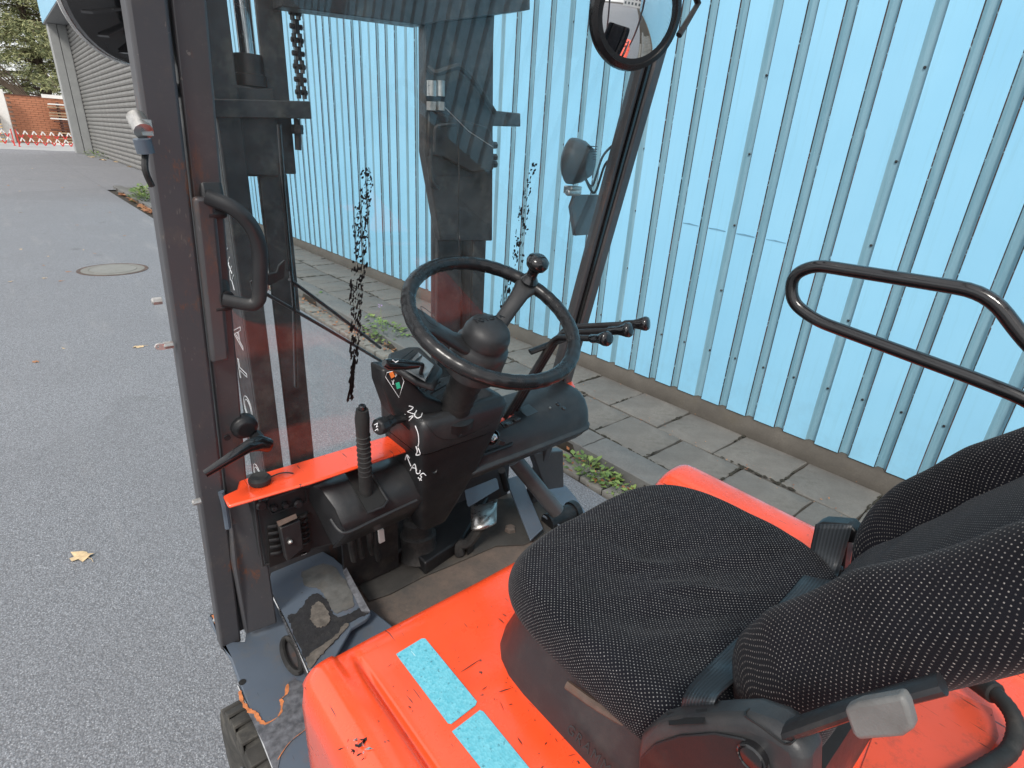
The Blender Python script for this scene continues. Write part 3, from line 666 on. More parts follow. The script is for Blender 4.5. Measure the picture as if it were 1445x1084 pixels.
weed(at(868, 690, GZ), 'low sprawling weed with red leaves beside the orange seat hood', .06, .10, 60, 9, 0)
weed(at(212, 285, GZ), 'yellow green grass tuft on the corner bed behind the mast', .5, .55, 420, 10, 0, 'grass tuft', ls=2.6)
weed(at(150, 222, GZ), 'low dry weeds growing along the foot of the roller shutter', .45, 1.4, 260, 12, 0, 'weeds', ls=3.2)
def litter(name, label, pts, n, s_, mat='litter'):
    rnd = random.Random(n); mb = MB()
    for i in range(n):
        c = Vector(rnd.choice(pts)) + Vector((rnd.gauss(0, .05), rnd.gauss(0, .22), rnd.uniform(.002, .02))); a = rnd.uniform(0, 6.3); s1 = s_ * rnd.uniform(.4, 1.2)
        u = Vector((math.cos(a), math.sin(a), rnd.uniform(-.3, .3))) * s1; w = Vector((-math.sin(a), math.cos(a), rnd.uniform(-.3, .3))) * s1 * .5
        mb.add([c - u, c - u * .2 + w, c + u, c - w * .9], [(0, 1, 2, 3)])
    return tag(mb.build(name, mat, smooth=None), label, None, None, 'stuff')
litter('leaf_litter', 'brown dry leaves lying along the gutter', [(2.33 + random.uniform(-.08, .1), y_ * .1, GZ + .015) for y_ in range(8, 75)], 520, .022)
litter('leaf_litter', 'orange leaves on the corner bed', [azz(x_, y_, GZ) for x_, y_ in ((175, 275), (190, 283), (205, 292), (212, 298), (195, 272))], 420, .075)
litter('leaf_litter', 'pale scraps at the foot of the shutter', [azz(x_, y_, GZ) for x_, y_ in ((130, 222), (145, 226), (165, 229), (185, 236))], 120, .11, 'leaf_tan')
litter('leaf_litter', 'crumbs and red leaf scraps in the slab joints', [(3.05, y_ * .1, .002) for y_ in range(4, 60)] + [(3.47, y_ * .2, .003) for y_ in range(2, 40)], 170, .008)

rj = random.Random(77); jp = []
for x_, y0_ in ((3.062, 0), (3.476, 0), (2.642, 0)):
    jp += [(x_, -1 + i * .05, .0005, 1) for i in range(260)]
for i in range(30):
    jp += [(3.06 + rj.random() * .41, .607 + .4275 * (i - 3), .0005, 0) for _ in range(9)] + [(2.64 + rj.random() * .41, .83 + .4275 * (i - 3), .0005, 0) for _ in range(9)]
mj = MB()
for (x_, y_, z_, al) in jp:
    g_ = noise.noise(Vector((x_ * 2.2, y_ * 1.7, 3)))
    if g_ < -.05: continue
    for q in range(3):
        s_ = rj.uniform(.004, .013) * (1 + g_ * 1.5); cx2 = x_ + rj.gauss(0, .004 if al else .02); cy2 = y_ + rj.gauss(0, .02 if al else .004); n_ = 6
        mj.add([(cx2, cy2, z_ + .006)] + [(cx2 + math.cos(t * 1.047) * s_ * rj.uniform(.5, 1.3) * (.6 if al else 1.6), cy2 + math.sin(t * 1.047) * s_ * rj.uniform(.5, 1.3) * (1.6 if al else .6), z_) for t in range(6)], [(0, t + 1, (t + 1) % 6 + 1) for t in range(6)])
M['moss'] = simple('dark moss and grit', (.028, .026, .018), .95, var=.6, scale=40, bmp=.6, bscale=200)
tag(mj.build('joint_moss', 'moss', smooth=0), 'dark moss and grit filling the slab joints', None, None, 'stuff')
# long thin scratch across the blue sheets
for k in range(-6, 12):
    y0 = .90 + .2015 * k + .01; 
    if 1.49 < y0 < 2.3:
        t0 = (y0 - 1.5) / .75; m_ = MB(); z0 = 1.276 + .026 * t0
        m_.prism([(-.0015, y0, z0), (-.0015, y0 + .125, z0 + .005), (-.0015, y0 + .125, z0 + .009), (-.0015, y0 + .07, z0 + .012), (-.0015, y0, z0 + .004)], (.001, 0, 0)); m_.build('scratch_mark', simple('dull blue scratch', (.13, .30, .42), .6), ware)
# ================================================================== FORKLIFT
FB = Vector((.66, .2, GZ))
fk = tag(empty('forklift', FB), 'orange and dark grey forklift truck with black dotted seat standing on the road', 'forklift')
def P(mb, name, mat, parent=None, **kw):
    o = mb.build(name, mat, parent or fk, **kw)
    if parent is None: o.matrix_parent_inverse = Matrix.Translation(-FB)
    return o
def lean(z): return .90 + (1.85 - z) * .205           # the front pillars lean back towards the top
LN = Vector((0, -.205, 1)).normalized()
def bar(x0, x1, d0, d1, z0, z1, mb=None):
    mb = mb or MB()
    mb.loft([[Vector((x0, lean(z) + d0, z)), Vector((x1, lean(z) + d0, z)), Vector((x1, lean(z) + d1, z)), Vector((x0, lean(z) + d1, z))] for z in (z0, z1)], True); return mb
# ---- overhead guard
o = P(bar(.152, .196, -.02, .022, .585, 2.12), 'front_pillar', 'frame_rusty', bevel=.005, label='left front pillar with rust near its foot')
bo = MB()
for z in (1.20, 1.62): bo.lathe([(.006, 0), (.006, .004)], (.21, lean(z) - .022, z), (0, -1, -.2), 8)
P(bo, 'bolt', 'blacksteel', o)
# windscreen hinge side frame, ends rounded above the dash
mb = MB(); z0, z1 = 1.045, 2.10; rings = []
for z, w in ((z0, .018), (z0 + .012, .03), (z0 + .035, .040), (z1, .040)):
    rings.append([Vector((.2005, lean(z) - .012, z)), Vector((.2005 + w, lean(z) - .012, z)), Vector((.2005 + w, lean(z) + .02, z)), Vector((.2005, lean(z) + .02, z))])
mb.loft(rings, True)
wf = P(mb, 'windscreen_frame', 'frame', bevel=.003)
P(bar(1.113, 1.127, -.008, .02, 1.03, 2.10), 'windscreen_frame', 'frame', bevel=.002)
P(bar(1.128, 1.139, -.014, .02, 1.03, 2.10), 'rubber_seal', 'gloss')
P(bar(1.140, 1.172, -.02, .02, .56, 2.12), 'front_pillar', 'frame', bevel=.005)
P(MB().bb(.148, 1.18, .80, .87, 2.11, 2.17), 'guard_header', 'frame', bevel=.008)
for x in (.175, 1.15):
    P(MB().tube(fillet([(x, .86, 2.14), (x, -.55, 2.14), (x, -.75, 1.0)], .2, 6), .028, 10), 'rear_pillar', 'frame')
for i in range(6): P(MB().bb(.2, 1.13, .62 - i * .2, .645 - i * .2, 2.125, 2.165), 'roof_bar', 'frame', bevel=.004)
# glass
gl = MB(); gl.loft([[Vector((.236, lean(z) + .000, z)), Vector((1.118, lean(z) + .000, z)), Vector((1.118, lean(z) + .005, z)), Vector((.236, lean(z) + .005, z))] for z in (1.05, 2.09)], True)
glass = P(gl, 'windscreen', 'glass', smooth=0)
def on_glass(px, py, off=-.0016):
    nrm = Vector((0, 1, .205)).normalized(); p0 = Vector((0, lean(1.5), 1.5)); d_ = _ray(px, py); t = (p0 - CAM).dot(nrm) / d_.dot(nrm); return CAM + d_ * t + nrm * off
# black tar smears stuck to the glass: many ragged flakes
def smear(name, pts, wid, n, seed, label):
    rnd = random.Random(seed); mb = MB(); S = smooth_path([Vector((x, y, 0)) for x, y in pts], 8)
    for i in range(n):
        q = rnd.random() * (len(S) - 1); a = int(q); c = S[a].lerp(S[min(a + 1, len(S) - 1)], q - a); f = q / len(S)
        w = wid(f); cl = noise.noise(Vector((c.y * .06, seed, i % 3))) * 4
        if noise.noise(Vector((c.y * .11, seed * 3., 0))) < -.22 and rnd.random() < .8: continue
        x = c.x + rnd.uniform(-.5, .5) * w + cl; y = c.y + rnd.uniform(-2, 2); h_ = rnd.uniform(1.5, 6.5) * (.6 + .8 * f); k = rnd.uniform(.5, 2.0)
        m_ = 7; pl_ = []
        for j in range(m_): an = 2 * math.pi * j / m_; pl_.append(on_glass(x + math.cos(an) * k * rnd.uniform(.4, 1.3) - .12 * h_ * math.sin(an), y + math.sin(an) * h_ * rnd.uniform(.4, 1.)))
        mb.add(pl_, [tuple(range(m_))])
    o_ = P(mb, name, 'smear', glass, smooth=0, label=label); o_['kind'] = 'stuff'; return o_
g1 = smear('tar_smear', [(517, 236), (514, 280), (508, 320), (510, 350), (503, 400), (502, 440), (500, 490), (497, 520), (494, 562)], lambda f: 6 + 15 * math.sin(min(1, .12 + f * 1.05) * math.pi) ** .8, 560, 5, 'ragged black smear down the glass, left of the steering wheel')
g2 = smear('tar_smear', [(754, 230), (742, 275), (738, 310), (733, 350), (722, 390), (712, 430), (706, 470)], lambda f: 6 + 11 * math.sin(f * math.pi), 190, 6, 'thin broken black smear down the glass, right of the mast')
for g_ in (g1, g2): g_.matrix_parent_inverse = Matrix()
# grab handle on the frame
hp = [on_glass(285, 272, -.02), on_glass(322, 282, -.055), on_glass(348, 312, -.06), on_glass(353, 345, -.06), on_glass(347, 400, -.06), on_glass(338, 417, -.055), on_glass(308, 412, -.02)]
hp = [on_glass(284, 270, -.025), on_glass(318, 280, -.045), on_glass(342, 306, -.05), on_glass(352, 338, -.05), on_glass(351, 416, -.05), on_glass(306, 412, -.03)]
gh = P(MB().tube(fillet(hp, .022, 5), .0088, 12, flat=1.3), 'grab_handle', 'plastic_grey')
for a_, b_ in (((290, 266), (302, 290)), ((300, 400), (312, 422))):
    m_ = MB(); c = (on_glass(*a_, -.012) + on_glass(*b_, -.012)) / 2; m_.box(c, (.032, .02, .055), Matrix.Rotation(-.2, 3, 'X')); P(m_, 'handle_foot', 'plastic_grey', gh, bevel=.006)
    m_ = MB(); m_.lathe([(.009, 0), (.009, .005), (.005, .006)], c + Vector((.008, -.014, 0)), (.1, -1, -.2), 12); P(m_, 'screw', 'blacksteel', gh)
m_ = MB(); m_.loft([[Vector((.197, lean(z) - .03, z)), Vector((.226, lean(z) - .03, z)), Vector((.226, lean(z) - .012, z)), Vector((.197, lean(z) - .012, z))] for z in (1.36, 1.39, 1.60, 1.63)], True)
P(m_, 'handle_bracket', 'frame', bevel=.006)
# latch lever with knob on the glass
lv = MB(); Lp = [on_glass(272, 634, -.075), on_glass(300, 620, -.07), on_glass(335, 603, -.062), on_glass(352, 602, -.055), on_glass(368, 610, -.045)]
lv.tube(Lp, [.0055, .007, .009, .010, .009], 8, flat=1.5)
lever = P(lv, 'latch_lever', 'gloss', smooth=50)
P(MB().lathe([(.02, 0), (.024, .006), (.024, .022), (.016, .03)], on_glass(341, 596, .002), (0, -1, -.2), 20), 'latch_knob', 'plastic', lever, bevel=.002)
P(MB().lathe([(.012, 0), (.012, .03)], on_glass(356, 606, -.05), (0, 1, .2), 10), 'latch_pin', 'plastic', lever)
P(MB().prism([on_glass(318, 580, -.01), on_glass(328, 596, -.01), on_glass(322, 604, -.01), on_glass(314, 600, -.01)], (0, .006, 0)), 'latch_plate', 'plastic_grey', lever)
# hinges and fittings on the outer left edge of the pillar
for (x, y, s_) in ((238, 487, 1), (278, 708, 0), (222, 425, 0)):
    h_ = MB(); c = ax(x, y, .142)
    h_.lathe([(.006, 0), (.006, .012), (.004, .014)], c + Vector((.006, 0, 0)), (-1, 0, 0), 8)
    if s_: h_.box(c + Vector((-.004, -.002, 0)), (.02, .004, .01)); h_.tube([c + Vector((-.012 + .006 * math.cos(t), 0, .004 * math.sin(t))) for t in [i * .785 for i in range(8)]], .0022, 6, closed=True)
    P(h_, 'hinge_fitting', 'zinc')
h_ = MB(); h_.cyl(ax(192, 166, .14), ax(203, 186, .142), .011, 12); h_.box(ax(205, 180, .146), (.012, .02, .018)); P(h_, 'camera_clamp', 'zinc')
h_ = MB(); h_.cyl(ax(200, 196, .138), ax(206, 216, .14), .010, 12); P(h_, 'cable_gland', 'bluegrey')
P(MB().tube(smooth_path([ax(205, 216, .14), ax(205, 240, .135), ax(214, 262, .14)], 5), .004, 8), 'lamp_cable', 'rubber')
# ---- left lamp seen from behind: round shell, rim, cooling fins
LC = ay(184, -2, 1.12); LA = Vector((-.34, .93, .12)).normalized()
lamp = P(MB().lathe([(.02, -.050), (.045, -.046), (.066, -.030), (.078, -.006), (.084, .0), (.087, .004), (.087, .026), (.080, .03)], LC, LA, 40), 'left_headlamp', 'gloss', label='round black lamp beside the left pillar')
P(MB().lathe([(.0875, .018), (.090, .022), (.0885, .027), (.085, .029)], LC, LA, 48), 'rim', 'chrome', lamp)
u_ = LA.orthogonal().normalized(); w_ = LA.cross(u_)
for i in range(16):
    an = i * 2 * math.pi / 16; dv = u_ * math.cos(an) + w_ * math.sin(an); tv = LA.cross(dv)
    f_ = MB(); q0 = LC + dv * .03 - LA * .046; q1 = LC + dv * .080 - LA * .008; q2 = LC + dv * .078 - LA * .034; q3 = LC + dv * .034 - LA * .068
    f_.prism([q0 - tv * .0015, q1 - tv * .0015, q2 - tv * .0015, q3 - tv * .0015], tv * .003); P(f_, 'fin', 'gloss', lamp)
P(MB().lathe([(.036, -.045), (.036, -.066), (.02, -.074)], LC, LA, 24), 'lamp_back', 'plastic', lamp, bevel=.002)
P(MB().tube([LC + Vector((.03, -.02, -.085)), LC + Vector((.045, -.03, -.11)), (.165, lean(1.75), 1.76)], .009, 8), 'lamp_bolt', 'plastic_grey', lamp)
# ---- right work lamp seen through the glass
RC = (ay(811, 228, 1.07)); RA = Vector((-.35, .93, .0)).normalized()
l2 = P(MB().lathe([(.012, -.05), (.034, -.045), (.050, -.022), (.056, 0), (.056, .012), (.045, .02)], RC, RA, 28), 'work_lamp', 'plastic_grey', label='small round work lamp on the right pillar, behind the glass')
for i in range(6):
    a = RC + RA * -.04 + Vector((0, 0, .038 - i * .006)); P(MB().box(a, (.028, .02, .0022)), 'fin', 'blacksteel', l2)
P(MB().box(ay(808, 268, 1.07), (.04, .03, .02)).cyl(ay(800, 272, 1.05), ay(818, 272, 1.05), .008), 'lamp_hinge', 'zinc', l2, bevel=.003)
P(MB().prism([ay(806, 292, 1.07), ay(812, 275, 1.07), ay(846, 275, 1.07), ay(850, 330, 1.07), ay(812, 333, 1.07)], (0, .012, 0)), 'lamp_bracket', 'frame', l2, bevel=.002)
for dx in (0, 10):
    P(MB().tube(smooth_path([ay(826, 252, 1.06), ay(836 + dx * .3, 262 + dx, 1.06), ay(850 + dx * .4, 222 + dx, 1.05), ay(866 + dx * .2, 204 + dx * 2, 1.04)], 6), .0035, 6), 'lamp_cable', 'rubber', l2)
# ---- convex mirror
MCN = ay(897, 20, .80)
MA = (Vector((.28, .0, 1.50)) - MCN).normalized(); MA = Vector((-.37, -.92, -.17)).normalized()
RM = .083
mir = P(MB().lathe([(RM * .98, -.012), (RM * 1.10, -.012), (RM * 1.14, .0), (RM * 1.11, .009), (RM, .012), (RM * .98, .008)], MCN, MA, 56), 'rear_view_mirror', 'rim_black', smooth=50)
prof = [(RM * math.sin(t) / math.sin(.55), .004 + RM * 1.25 * (math.cos(t) - math.cos(.55))) for t in [.55 * (1 - i / 14) for i in range(15)]]
P(MB().lathe([(RM, .0)] + prof, MCN, MA, 56), 'mirror_glass', 'mirror', mir, smooth=80)
P(MB().lathe([(RM, -.013), (RM * .9, -.028), (.03, -.04)], MCN, MA, 32), 'mirror_back', 'plastic', mir)
P(MB().tube([MCN - MA * .035, MCN - MA * .045 + Vector((.03, .01, .03)), (1.15, lean(2.05), 2.08)], .009, 10), 'mirror_arm', 'blacksteel', mir)
P(MB().tube([ay(958, 50, .83), ay(985, 5, .83), (1.12, .83, 2.1)], .007, 8), 'mirror_stay', 'blacksteel', mir)

# ---- mast
mast = P(MB().bb(.33, .375, 1.25, 1.262, .2, 2.6).bb(.33, .342, 1.262, 1.36, .2, 2.6).bb(.33, .375, 1.36, 1.372, .2, 2.6), 'outer_mast_rail', 'mast', bevel=.003, label='left outer mast rail with outlined white letters')
P(MB().bb(.945, .99, 1.25, 1.262, .2, 2.6).bb(.978, .99, 1.262, 1.36, .2, 2.6).bb(.945, .99, 1.36, 1.372, .2, 2.6), 'outer_mast_rail', 'mast', bevel=.003)
P(MB().bb(.403, .462, 1.275, 1.287, .22, 1.64).bb(.452, .462, 1.287, 1.33, .22, 1.64).bb(.434, .482, 1.275, 1.287, 1.64, 2.55).bb(.474, .482, 1.287, 1.35, 1.64, 2.55), 'inner_mast_rail', 'mast', bevel=.003)
P(MB().bb(.845, .925, 1.275, 1.287, .22, 2.55).bb(.896, .908, 1.287, 1.35, .22, 2.55), 'inner_mast_rail', 'mast', bevel=.003)
P(MB().bb(.858, .945, 1.30, 1.31, .3, 2.0), 'mast_backing', 'mast')
P(MB().bb(.335, .447, 1.262, 1.30, 1.635, 1.80), 'mast_tie_plate', 'mast', bevel=.004)
# top cross member
P(MB().prism([ay(398, 9, 1.2), ay(600, 36, 1.2), ay(601, 34, 1.2), ay(748, 14, 1.2), ay(748, -30, 1.2), ay(398, -40, 1.2)], (0, .05, 0)), 'mast_cross_member', 'mast', bevel=.004)
P(MB().prism([ay(600, 32, 1.21), ay(697, 22, 1.21), ay(695, 340, 1.21 + .03), ay(622, 340, 1.24), ay(600, 215, 1.22)], (0, .03, 0)), 'hose_guard', 'mast', bevel=.003)
# chain anchor bracket left, piston
br_ = P(MB().prism([ay(294, 139, 1.24), ay(438, 143, 1.24), ay(440, 168, 1.24), ay(296, 166, 1.24)], (0, .05, 0)), 'chain_anchor_bracket', 'mast', bevel=.002)
P(MB().cyl(ay(419, 168, 1.26), ay(421, 212, 1.26), .0065, 12), 'anchor_bolt', 'blacksteel', br_)
for y in (176, 182): P(MB().lathe([(.012, 0), (.0125, .002), (.0125, .008), (.012, .01)], ay(419, y, 1.26), (0, 0, -1), 6), 'anchor_nut', 'blacksteel', br_)
P(MB().prism([ay(735, 160, 1.25), ay(735, 179, 1.25), ay(655, 177, 1.25), ay(640, 150, 1.25)], (0, .04, 0)), 'chain_anchor_bracket', 'mast', bevel=.003)
P(MB().cyl(ay(350, 78, 1.29), (.41, 1.29, 2.4), .0145, 20), 'piston_rod', 'rod')
gc = P(MB().lathe([(.026, 0), (.026, .028), (.031, .03), (.031, .05), (.027, .052), (.027, .085)], ay(356, 138, 1.29) + Vector((0, 0, -.01)), (0, 0, 1), 20), 'cylinder_gland', 'blacksteel')
P(MB().lathe([(.027, 0), (.027, 1.1)], (.89, 1.33, .62), (0, 0, 1), 20), 'lift_cylinder', 'mast')
# lift chains: link plates and pins
ch = MB()
lk = MB()
for i in range(34):
    z = 1.80 + i * .0235
    lk.box((.505 + (.004 if i % 2 else 0), 1.285, z), (.0035, .016, .024)); lk.box((.517 - (.004 if i % 2 else 0), 1.285, z), (.0035, .016, .024)); lk.cyl((.499, 1.285, z), (.523, 1.285, z), .005, 8)
P(lk, 'lift_chain', 'blacksteel')
lk = MB()
for i in range(30):
    z = 1.83 + i * .0235; x = ay(647, 110, 1.235).x
    lk.box((x - .006, 1.235, z), (.003, .014, .022)); lk.box((x + .006, 1.235, z), (.003, .014, .022)); lk.cyl((x - .009, 1.235, z), (x + .009, 1.235, z), .004, 8)
P(lk, 'lift_chain', 'blacksteel')
# hydraulic fittings and hoses right
for x in (609, 621):
    P(MB().cyl(ay(x, 114, 1.21), ay(x, 136, 1.21), .0115, 14).lathe([(.012, 0), (.012, .018)], ay(x, 156, 1.21), (0, 0, 1), 6), 'hose_fitting', 'zinc')
P(MB().tube(smooth_path([ay(603, 95, 1.21), ay(615, 103, 1.2), ay(635, 97, 1.19), ay(650, 96, 1.19), ay(672, 120, 1.2), ay(697, 158, 1.22)], 6), .007, 8), 'hydraulic_hose', 'rubber')
P(MB().prism([ay(605, 155, 1.215), ay(690, 180, 1.215), ay(697, 200, 1.215), ay(697, 240, 1.215), ay(668, 244, 1.215), ay(625, 222, 1.215), ay(603, 220, 1.215)], (0, .03, 0)), 'valve_plate', 'blacksteel', bevel=.004)
P(MB().tube(fillet([ay(606, 210, 1.22), ay(608, 258, 1.22), ay(624, 272, 1.25), ay(640, 274, 1.27)], .02, 4), .0065, 8), 'hydraulic_pipe', 'mast')
P(MB().tube(fillet([ay(613, 215, 1.2), ay(614, 178, 1.2), ay(650, 174, 1.2)], .012, 4), .004, 8), 'hydraulic_pipe', 'mast')
for y in (205, 222, 232): P(MB().lathe([(.009, 0), (.009, .014)], ay(694, y, 1.24), (1, 0, 0), 6), 'bolt', 'blacksteel')
P(MB().tube([ay(626, 150, 1.19), ay(661, 185, 1.19), ay(696, 208, 1.19)], .0012, 5), 'wire', 'zinc')
P(MB().tube([ay(646, 165, 1.195), ay(648, 245, 1.2), ay(647, 330, 1.2), ay(652, 440, 1.2)], .002, 6), 'thin_pipe', 'blacksteel')
# outlined lettering reading upward on the outer face of the left rail
letters = [('T', .83), ('O', .915), ('Y', 1.01), ('O', 1.105), ('T', 1.2), ('A', 1.29)]
for ch_, z in letters:
    t_ = put_text('letter', ch_, .088, 'white', mast, (.3288, 1.312, z), (0, 0, 1), (0, 1, 0), outline=.0006, sx=.95)
m_ = MB()
for k in range(6):
    y0, z0 = 1.29 + .006 * k, 1.40 + .018 * k; m_.tube([(.329, y0 + .014 * math.sin(k * 2.), z0), (.329, y0 + .01, z0 + .02), (.329, y0 - .01, z0 + .035)], .0009, 4)
P(m_, 'worn_letter', 'white', mast)
# ---- wiper: blade, bracket, two parallel arms
wp = P(MB().tube([on_glass(404, 182, .03), on_glass(412, 300, .03), on_glass(424, 440, .03), on_glass(426, 556, .03)], .006, 8, flat=.5), 'wiper', 'gloss', smooth=50)
P(MB().tube([on_glass(401, 235, .026), on_glass(408, 300, .024), on_glass(415, 390, .024)], .0018, 6), 'blade_spring', 'blacksteel', wp)
P(MB().prism([on_glass(362, 408, .03), on_glass(378, 398, .03), on_glass(400, 394, .03), on_glass(403, 384, .03), on_glass(412, 376, .03), on_glass(411, 402, .03), on_glass(388, 414, .03), on_glass(366, 425, .03)], (0, .006, 0)), 'wiper_bracket', 'blacksteel', wp, bevel=.0015)
P(MB().cyl(on_glass(377, 411, .014), on_glass(377, 411, .03), .0085, 8), 'wiper_bolt', 'zinc', wp)
for a_, b_ in (((418, 404), (546, 500)), ((372, 418), (552, 522))):
    P(MB().tube([on_glass(*a_, .03), on_glass((a_[0] + b_[0]) / 2, (a_[1] + b_[1]) / 2 - 1, .028), on_glass(*b_, .03)], .0055, 8, flat=.6), 'wiper_arm', 'blacksteel', wp)

# ---- dash: orange bar, black covers
P(MB().prism([azz(*p, 1.08) for p in ((322, 714), (314, 699), (334, 690), (337, 678), (360, 670), (552, 613), (572, 617), (577, 634), (440, 680))], (0, 0, -.008)), 'orange_dash_bar', 'orange', bevel=.004)
P(MB().prism([azz(*p, 1.08) for p in ((690, 600), (692, 585), (808, 537), (812, 545), (770, 566))], (0, 0, -.012)), 'orange_dash_bar', 'orange', bevel=.004)
P(MB().lathe([(.0195, 0), (.021, .003), (.021, .010), (.016, .016), (.013, .0155)], azz(367, 681, 1.082), (0, 0, 1), 24), 'rubber_buffer', 'rubber')
P(MB().tube(smooth_path([azz(374, 677, 1.084), azz(392, 669, 1.086), azz(404, 667, 1.087), azz(414, 668, 1.083)], 4), .0016, 6), 'thin_cable', 'rubber')
P(MB().prism([ay(330, 690, 1.06), ay(345, 690, 1.06), ay(345, 668, 1.06), ay(330, 640, 1.06)], (0, .02, 0)).bb(.2, .27, 1.05, 1.12, .98, 1.045), 'corner_gusset', 'frame', bevel=.003)
# left upright plate
sp = P(MB().prism([ay(322, 716, 1.045), ay(352, 707, 1.045), ay(380, 802, 1.06), (.272, 1.10, .63), (.205, 1.12, .62), ay(330, 800, 1.06)], (0, .035, 0)), 'side_upright', 'frame_rusty', bevel=.004)
P(MB().tube(fillet([ay(312, 694, 1.035), ay(317, 712, 1.035), ay(322, 745, 1.035)], .01, 3), .006, 8), 'edge_trim', 'bluegrey', sp)
P(bar(.196, .222, .004, .024, .60, 1.045), 'pillar_web', 'frame_rusty')
# main dash cover panel and bulged shroud with lever slot
dc = MB(); dc.prism([ay(*p, 1.02) for p in ((356, 708), (432, 684), (600, 648), (598, 700), (560, 738), (470, 770), (440, 778), (374, 802))], (0, .05, 0))
dash = P(dc, 'dash_cover', 'plastic_grey', bevel=.008)
def ringpx(pts, y): return [ay(*p, y) for p in pts]
sh = MB()
back = [azz(432, 672, 1.075), azz(500, 646, 1.075), azz(560, 634, 1.075), azz(588, 668, 1.03), azz(590, 700, .99), azz(500, 745, .955), azz(470, 742, .96), azz(448, 712, 1.01)]
front = [Vector((p.x * .99, p.y - .0, p.z)) for p in back]
topz = [azz(440, 690, 1.07), azz(487, 662, 1.075), azz(548, 640, 1.075), azz(573, 668, 1.06), azz(580, 688, 1.04), azz(498, 736, 1.0), azz(474, 726, 1.0), azz(460, 706, 1.04)]
# shroud: sloping top from the orange bar down to a rounded lip
rows = []
for t, (l, r_) in enumerate(((ay(430, 684, 1.035), ay(590, 632, 1.035)), (ay(452, 690, .995), ay(598, 646, .985)), (ay(472, 718, .955), ay(602, 672, .95)), (ay(482, 742, .935), ay(604, 694, .935)), (ay(486, 750, .935), ay(602, 704, .935)), (ay(486, 756, .95), ay(600, 712, .95)), (ay(470, 775, 1.02), ay(590, 725, 1.02)))):
    rows.append([l.lerp(r_, q / 8) for q in range(9)])
shroud = P(MB().grid(rows), 'lever_shroud', 'plastic_grey', dash, smooth=60); shroud.modifiers.new('solid', 'SOLIDIFY').thickness = .006
sb = shroud.modifiers.new('bevel', 'BEVEL'); sb.width = .004
rowsL = [[ay(430, 684, 1.035), ay(452, 690, .995), ay(472, 718, .955), ay(482, 742, .935), ay(486, 756, .95)], [ay(424, 700, 1.03), ay(436, 706, 1.02), ay(450, 730, 1.015), ay(462, 755, 1.01), ay(470, 770, 1.02)]]
P(MB().grid(rowsL), 'shroud_cheek', 'plastic_grey', dash, smooth=60)
# dark slot the lever stands in
def shp(px, py, k=.0022):                       # point on the sloping shroud
    n_ = (rows[0][8] - rows[0][0]).cross(rows[3][0] - rows[0][0]).normalized(); p0 = rows[1][3]; d_ = _ray(px, py); t = (p0 - CAM).dot(n_) / d_.dot(n_); q = CAM + d_ * t
    return q + (CAM - q).normalized() * k
P(MB().prism([shp(486, 664, .006), shp(503, 658, .006), shp(522, 668, .006), shp(545, 706, .006), shp(540, 713, .006), shp(518, 722, .006)], (0, .006, -.003)), 'lever_slot', 'smear', dash)
P(MB().tube([shp(503, 657, .008), shp(524, 668, .008), shp(547, 706, .008), shp(541, 715, .008), shp(518, 724, .008)], .0028, 8), 'slot_rim', 'plastic_grey', dash)
P(MB().tube(smooth_path([shp(467, 733, .01), shp(478, 748, .012), shp(492, 751, .012), shp(530, 733, .012), shp(588, 706, .012)], 5), .0035, 8), 'shroud_lip', 'plastic_grey', dash)
# vent and bracket panel
Q = lambda x, y, yy=1.016: ay(x, y, yy)
P(MB().tube([Q(*p) for p in ((360, 706), (362, 730), (366, 768), (371, 798), (400, 792))], .003, 6), 'panel_rim', 'plastic_grey', dash)
P(MB().tube(fillet([Q(380, 704), Q(414, 691), Q(431, 690), Q(434, 708), Q(384, 726), Q(378, 712), Q(380, 704)], .004, 3), .002, 6), 'button_frame', 'plastic_grey', dash)
for x, y, r_ in ((368, 712, .011), (386, 716, .007), (402, 712, .007), (420, 710, .010)):
    P(MB().lathe([(r_, 0), (r_, .005), (r_ * .7, .009), (r_ * .3, .009)], Q(x, y), (0, -1, 0), 16), 'panel_button', 'plastic_grey', dash)
P(MB().prism([Q(376, 745), Q(436, 722), Q(440, 770), Q(436, 778), Q(380, 800)], (0, -.003, 0)), 'vent_recess', 'smear', dash)
for i in range(5): P(MB().tube(fillet([Q(378 + i, 744 + i * 9.5, 1.008), Q(392 + i, 742 + i * 9.5, 1.0), Q(396 + i, 738 + i * 9.5, 1.008)], .006, 3), .0034, 6), 'vent_rib', 'plastic', dash)
for i in range(6): P(MB().tube(fillet([Q(424 + i * .8, 730 + i * 7.5, 1.008), Q(430 + i * .8, 729 + i * 7.5, 1.0), Q(433 + i * .8, 724 + i * 7.5, 1.008)], .004, 3), .0028, 6), 'vent_rib', 'plastic', dash)
blk = P(MB().prism([Q(390, 738, 1.0), Q(418, 727, 1.0), Q(423, 766, 1.0), Q(400, 785, 1.0)], (0, -.022, 0)), 'bracket_block', 'blacksteel', dash, bevel=.002)
P(MB().lathe([(.005, 0), (.005, .004), (.002, .007)], Q(409, 764, .976), (0, -1, 0), 8), 'bracket_screw', 'zinc', dash)
P(MB().prism([Q(390, 736, .985), Q(417, 725, .985), Q(419, 731, .975), Q(393, 743, .975)], (0, -.002, .001)), 'bracket_cap', 'iron', dash)
P(MB().box(Q(428, 780), (.012, .006, .006)), 'white_clip', 'white_paint', dash)
